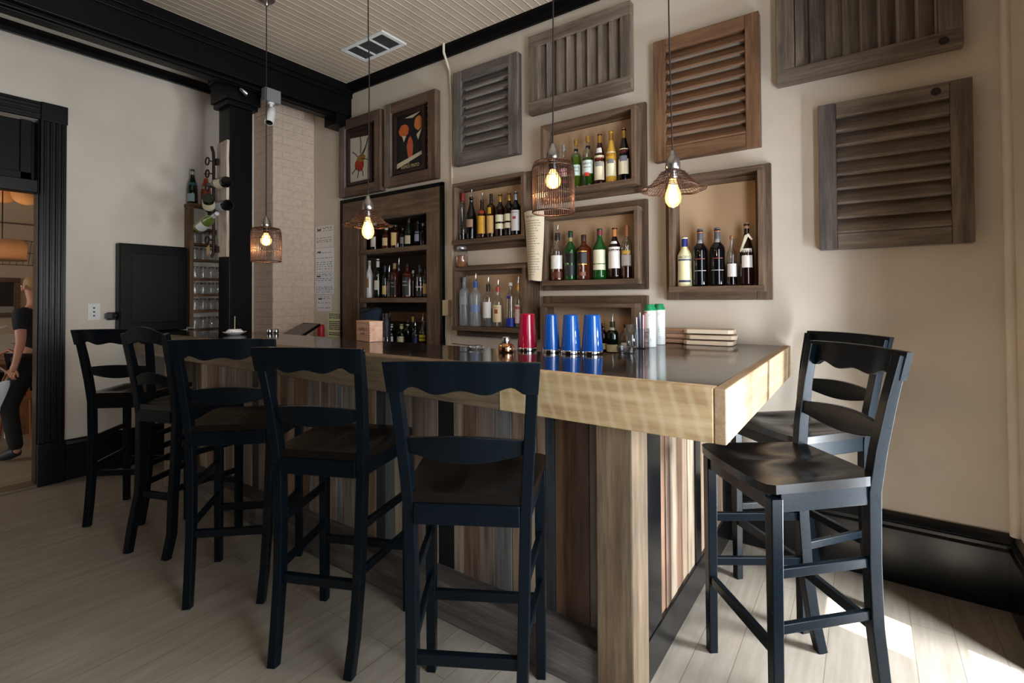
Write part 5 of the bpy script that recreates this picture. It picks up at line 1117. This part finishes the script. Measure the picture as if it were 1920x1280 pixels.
m.loft(rings, smooth=True); m.build('bag_body', plain('white_canvas', (206, 200, 192), .85), bg)
for s in (-.03, .03): m = MB(); m.tube([(s, -.10, .18), (s, -.08, .26), (s, 0, .30), (s, .08, .26), (s, .10, .18)], .008, 6); m.build('handle', plain('white_canvas', (206, 200, 192), .85), bg)
# bentwood chair
q = onX(42, 800, -6.15); ch = thing('bentwood_chair', 'brown bentwood chair tucked at the far table', 'chair', (-6.30, 1.235, 0), radians(215))
CH = plain('bentwood_brown', (150, 92, 50), .35)
m = MB(); m.lathe([(.19, .44), (.20, .45), (.20, .465), (.18, .47), (.001, .465)], n=28); m.build('seat', CH, ch)
for s in (-1, 1):
    m = MB(); m.tube([(s * .17, -.16, 0), (s * .15, -.13, .44)], .014, 8); m.build('leg', CH, ch)
    m = MB(); m.tube([(s * .16, .17, 0), (s * .14, .13, .44)], .014, 8); m.build('leg', CH, ch)
m = MB(); m.tube([(-.16, .15, .45), (-.18, .19, .65), (-.15, .22, .82), (0, .23, .89), (.15, .22, .82), (.18, .19, .65), (.16, .15, .45)], .013, 8); m.build('back_hoop', CH, ch)
m = MB(); m.tube([(-.08, .16, .46), (-.09, .19, .62), (0, .215, .74), (.09, .19, .62), (.08, .16, .46)], .010, 8); m.build('inner_hoop', CH, ch)
sb = thing('sideboard', 'low dark sideboard under the framed photograph', 'sideboard', (-8.8, 1.3, 0))
m = MB(sb.location); m.box(-9.04, -8.6, .6, 2.0, .08, .86); m.build('body', TRIMB, sb, bevel=.004)
m = MB(sb.location); m.box(-9.045, -8.58, .58, 2.02, .86, .89); m.build('top', DARKW['Y'], sb, bevel=.003)
for y in (.66, 1.94):
    for x_ in (-8.98, -8.66): m = MB(sb.location); m.box(x_ - .03, x_ + .03, y - .03, y + .03, 0, .08); m.build('foot', TRIMB, sb)

# person walking away in the next room
def skin(name, verts, edges, radii, mat, parent, sub=1):
    me = bpy.data.meshes.new(name); me.from_pydata(verts, edges, []); o = bpy.data.objects.new(name, me); COL.objects.link(o); o.parent = parent
    mo = o.modifiers.new('skin', 'SKIN'); mo.use_smooth_shade = True
    sv = me.skin_vertices[0].data
    for i, r_ in enumerate(radii): sv[i].radius = (r_, r_) if not isinstance(r_, tuple) else r_
    sv[0].use_root = True
    if sub: s_ = o.modifiers.new('sub', 'SUBSURF'); s_.levels = sub; s_.render_levels = sub
    me.materials.append(mat)
    return o
pe = thing('person', 'person in a dark top and trousers with blond hair walking with a white cloth', 'person', (-5.72, 1.135, 0), radians(127)); pe.scale = (.91, .91, .91)
SKIN_ = plain('skin', (206, 150, 126), .5)
# local frame: faces +y, x to the person's right
J = dict(pel=(0, 0, .92), wa=(0, .005, 1.05), ch=(0, .01, 1.25), nk=(0, .01, 1.40), nk2=(0, .02, 1.46), hd=(0, .03, 1.53), hd2=(0, .03, 1.60), hd3=(0, .025, 1.655),
         hl=(-.085, 0, .88), kl=(-.09, .16, .50), al=(-.09, .08, .09), tl=(-.09, .22, .04), hr=(.085, 0, .88), kr=(.09, -.02, .49), ar=(.09, -.26, .16), tr=(.09, -.20, .04),
         sl=(-.165, 0, 1.36), el=(-.21, -.06, 1.10), wl=(-.20, .0, .89), ml=(-.195, .03, .83), sr=(.165, 0, 1.36), er=(.21, -.03, 1.09), wr=(.20, .06, .87), mr=(.195, .09, .80))
RD = dict(pel=(.13, .10), wa=(.115, .085), ch=(.135, .095), nk=.055, nk2=.048, hd=.060, hd2=.070, hd3=.045, hl=.085, kl=.056, al=.038, tl=.03, hr=.085, kr=.056, ar=.038, tr=.03, sl=.055, el=.040, wl=.026, ml=.03, sr=.055, er=.040, wr=.026, mr=.03)
E_ = [('pel', 'wa'), ('wa', 'ch'), ('ch', 'nk'), ('nk', 'nk2'), ('nk2', 'hd'), ('hd', 'hd2'), ('hd2', 'hd3'), ('pel', 'hl'), ('hl', 'kl'), ('kl', 'al'), ('al', 'tl'), ('pel', 'hr'), ('hr', 'kr'), ('kr', 'ar'), ('ar', 'tr'), ('ch', 'sl'), ('sl', 'el'), ('el', 'wl'), ('wl', 'ml'), ('ch', 'sr'), ('sr', 'er'), ('er', 'wr'), ('wr', 'mr')]
def sub_skin(name, keys, mat, grow=0.0, over={}, parent=pe):
    ks = [k for k in J if k in keys]; ix = {k: i for i, k in enumerate(ks)}
    return skin(name, [over.get(k, J[k]) for k in ks], [(ix[a], ix[b_]) for a, b_ in E_ if a in ix and b_ in ix], [tuple(x + grow for x in RD[k]) if isinstance(RD[k], tuple) else RD[k] + grow for k in ks], mat, parent)
body = sub_skin('body', set(J), SKIN_)
lerp = lambda a, b_, t_: tuple(a[i] + (b_[i] - a[i]) * t_ for i in range(3))
sub_skin('top', {'pel', 'wa', 'ch', 'nk', 'sl', 'el', 'sr', 'er'}, plain('dark_navy_top', (24, 30, 38), .85), .014, dict(el=lerp(J['sl'], J['el'], .75), er=lerp(J['sr'], J['er'], .75)))
sub_skin('trousers', {'pel', 'hl', 'kl', 'al', 'hr', 'kr', 'ar'}, plain('black_trousers', (14, 15, 18), .85), .016, dict(pel=(0, 0, .90)))
for a, b_ in (('al', 'tl'), ('ar', 'tr')):
    m = MB(); m.tube([J[a], lerp(J[a], J[b_], .5), J[b_]], [.045, .05, .036], 10); m.build('shoe', plain('dark_shoe', (18, 26, 32), .6), pe)
m = MB(); m.ball((0, .005, 1.612), .088, 16, 10, (.95, 1.06, 1)); m.ball((0, -.055, 1.555), .055, 14, 8, (1.05, .8, 1.1)); m.build('hair', plain('blond_hair', (176, 140, 96), .6), pe)
m = MB(); m.ball((0, .125, 1.565), .014, 8, 6, (.8, 1, 1.5)); m.build('nose', SKIN_, pe)
for s in (-1, 1):
    m = MB(); m.ball((s * .032, .104, 1.59), .010, 8, 6); m.build('eye', WHITEP, pe)
    m = MB(); m.ball((s * .085, .03, 1.575), .02, 8, 6, (.4, .8, 1.3)); m.build('ear', SKIN_, pe)
m = MB(); m.ball((0, .105, 1.53), .02, 8, 6, (1.1, .4, .35)); m.build('mouth', plain('lips', (170, 84, 76), .5), pe)
for hnd, s, w_ in (('ml', -1, 'wl'), ('mr', 1, 'wr')):
    a, w0 = Vector(J[hnd]), Vector(J[w_]); d_ = (a - w0).normalized(); u_ = d_.cross(Vector((1, 0, 0))).normalized()
    for k in range(4):
        l_ = (.066, .075, .07, .055)[k]; o_ = u_ * (.030 - .019 * k); inw = Vector((-s, 0, -.15)).normalized()
        m = MB(); m.tube([a + o_, a + o_ + d_ * l_ * .5, a + o_ + d_ * l_ * .85 + inw * .014, a + o_ + d_ * l_ + inw * .034], [.0095, .009, .0085, .006], 8); m.build('finger', SKIN_, pe)
    m = MB(); m.tube([a + u_ * .026 - d_ * .02, a + u_ * .045 + d_ * .012 + Vector((-s * .012, 0, 0)), a + u_ * .046 + d_ * .036 + Vector((-s * .024, 0, 0))], [.012, .010, .007], 8); m.build('thumb', SKIN_, pe)
tw = onX(30, 705, -5.62)
ck = thing('cloth', 'white cloth dangling from the hand of the walking person', 'cloth', (-5.9, .95, .80))
hp = .91 * (Matrix.Rotation(radians(127), 3, 'Z') @ Vector(J['ml'])) + Vector((-5.72, 1.135, 0))
m = MB(); rings = []
for k in range(10):
    t_ = k / 9; w_ = .022 + .085 * t_ ** .8; c_ = hp + Vector((-.035 - .13 * t_, -.03 - .10 * t_, -.075 - .24 * t_)) - Vector(ck.location)
    rings.append([c_ + Vector((.4 * w_ * cos(2 * pi * i / 20) * (1 + .3 * sin(3 * 2 * pi * i / 20)), w_ * sin(2 * pi * i / 20) * (1 + .12 * cos(5 * 2 * pi * i / 20)), .012 * sin(4 * 2 * pi * i / 20) * t_)) for i in range(20)])
m.loft(rings, smooth=True); m.build('fabric', plain('white_cotton', (224, 228, 232), .85), ck)

# ------------------------------------------------------------------ light
def area(name, loc, direction, sx, sy, power, col):
    ld = bpy.data.lights.new(name, 'AREA'); ld.shape = 'RECTANGLE'; ld.size = sx; ld.size_y = sy; ld.energy = power; ld.color = col
    o = bpy.data.objects.new(name, ld); COL.objects.link(o); o.location = loc; o.rotation_euler = Vector(direction).to_track_quat('-Z', 'Y').to_euler(); return o
SKYC = (.84, .92, 1.0)
for k, (a, pw_) in enumerate(zip(WIN, (118, 104, 30))):
    zt_ = 1.30 if k == 0 else a[3]                                  # stops at the first window's added blind
    ya = 2.08 if k == 0 else a[0]                                   # starts past its added solid panel
    area('window_daylight', (RX + WD - .13, (ya + a[1]) / 2, (a[2] + zt_) / 2), (-1, 0, 0), (a[1] - ya) * .97, (zt_ - a[2]) * .97, pw_, SKYC)  # second and third are fill light at the added, unseen windows
area('far_room_daylight', (-7.2, -3.2, 1.8), (0, 1, -.1), 2.6, 1.8, 55, (1, .95, .88))
sd = bpy.data.lights.new('sun', 'SUN'); sd.energy = 42; sd.angle = radians(.53); sd.color = (1, .95, .88); so = bpy.data.objects.new('sun', sd); COL.objects.link(so)
so.location = (4, -1, 6); el = radians(45); hd_ = Vector((-.96, .28, 0)).normalized(); so.rotation_euler = (hd_ * cos(el) + Vector((0, 0, -sin(el)))).to_track_quat('-Z', 'Y').to_euler()
wd = bpy.data.worlds.new('world'); SC.world = wd; wd.use_nodes = True
nt = wd.node_tree; bgn = nt.nodes['Background']; sky = nt.nodes.new('ShaderNodeTexSky'); sky.sky_type = 'HOSEK_WILKIE'; sky.turbidity = 3; sky.sun_direction = Vector((.4, -.12, .9)).normalized()
nt.links.new(sky.outputs[0], bgn.inputs[0]); bgn.inputs[1].default_value = .5

vs = SC.view_settings; vs.view_transform = 'Standard'; vs.look = 'None'; vs.gamma = 1; vs.exposure = 0.0; vs.use_curve_mapping = False
SC.cycles.use_denoising = True
SC.cycles.max_bounces = 10; SC.cycles.transparent_max_bounces = 24; SC.cycles.diffuse_bounces = 5; SC.cycles.glossy_bounces = 4
SC.cycles.sample_clamp_indirect = 4.0; SC.cycles.blur_glossy = .5
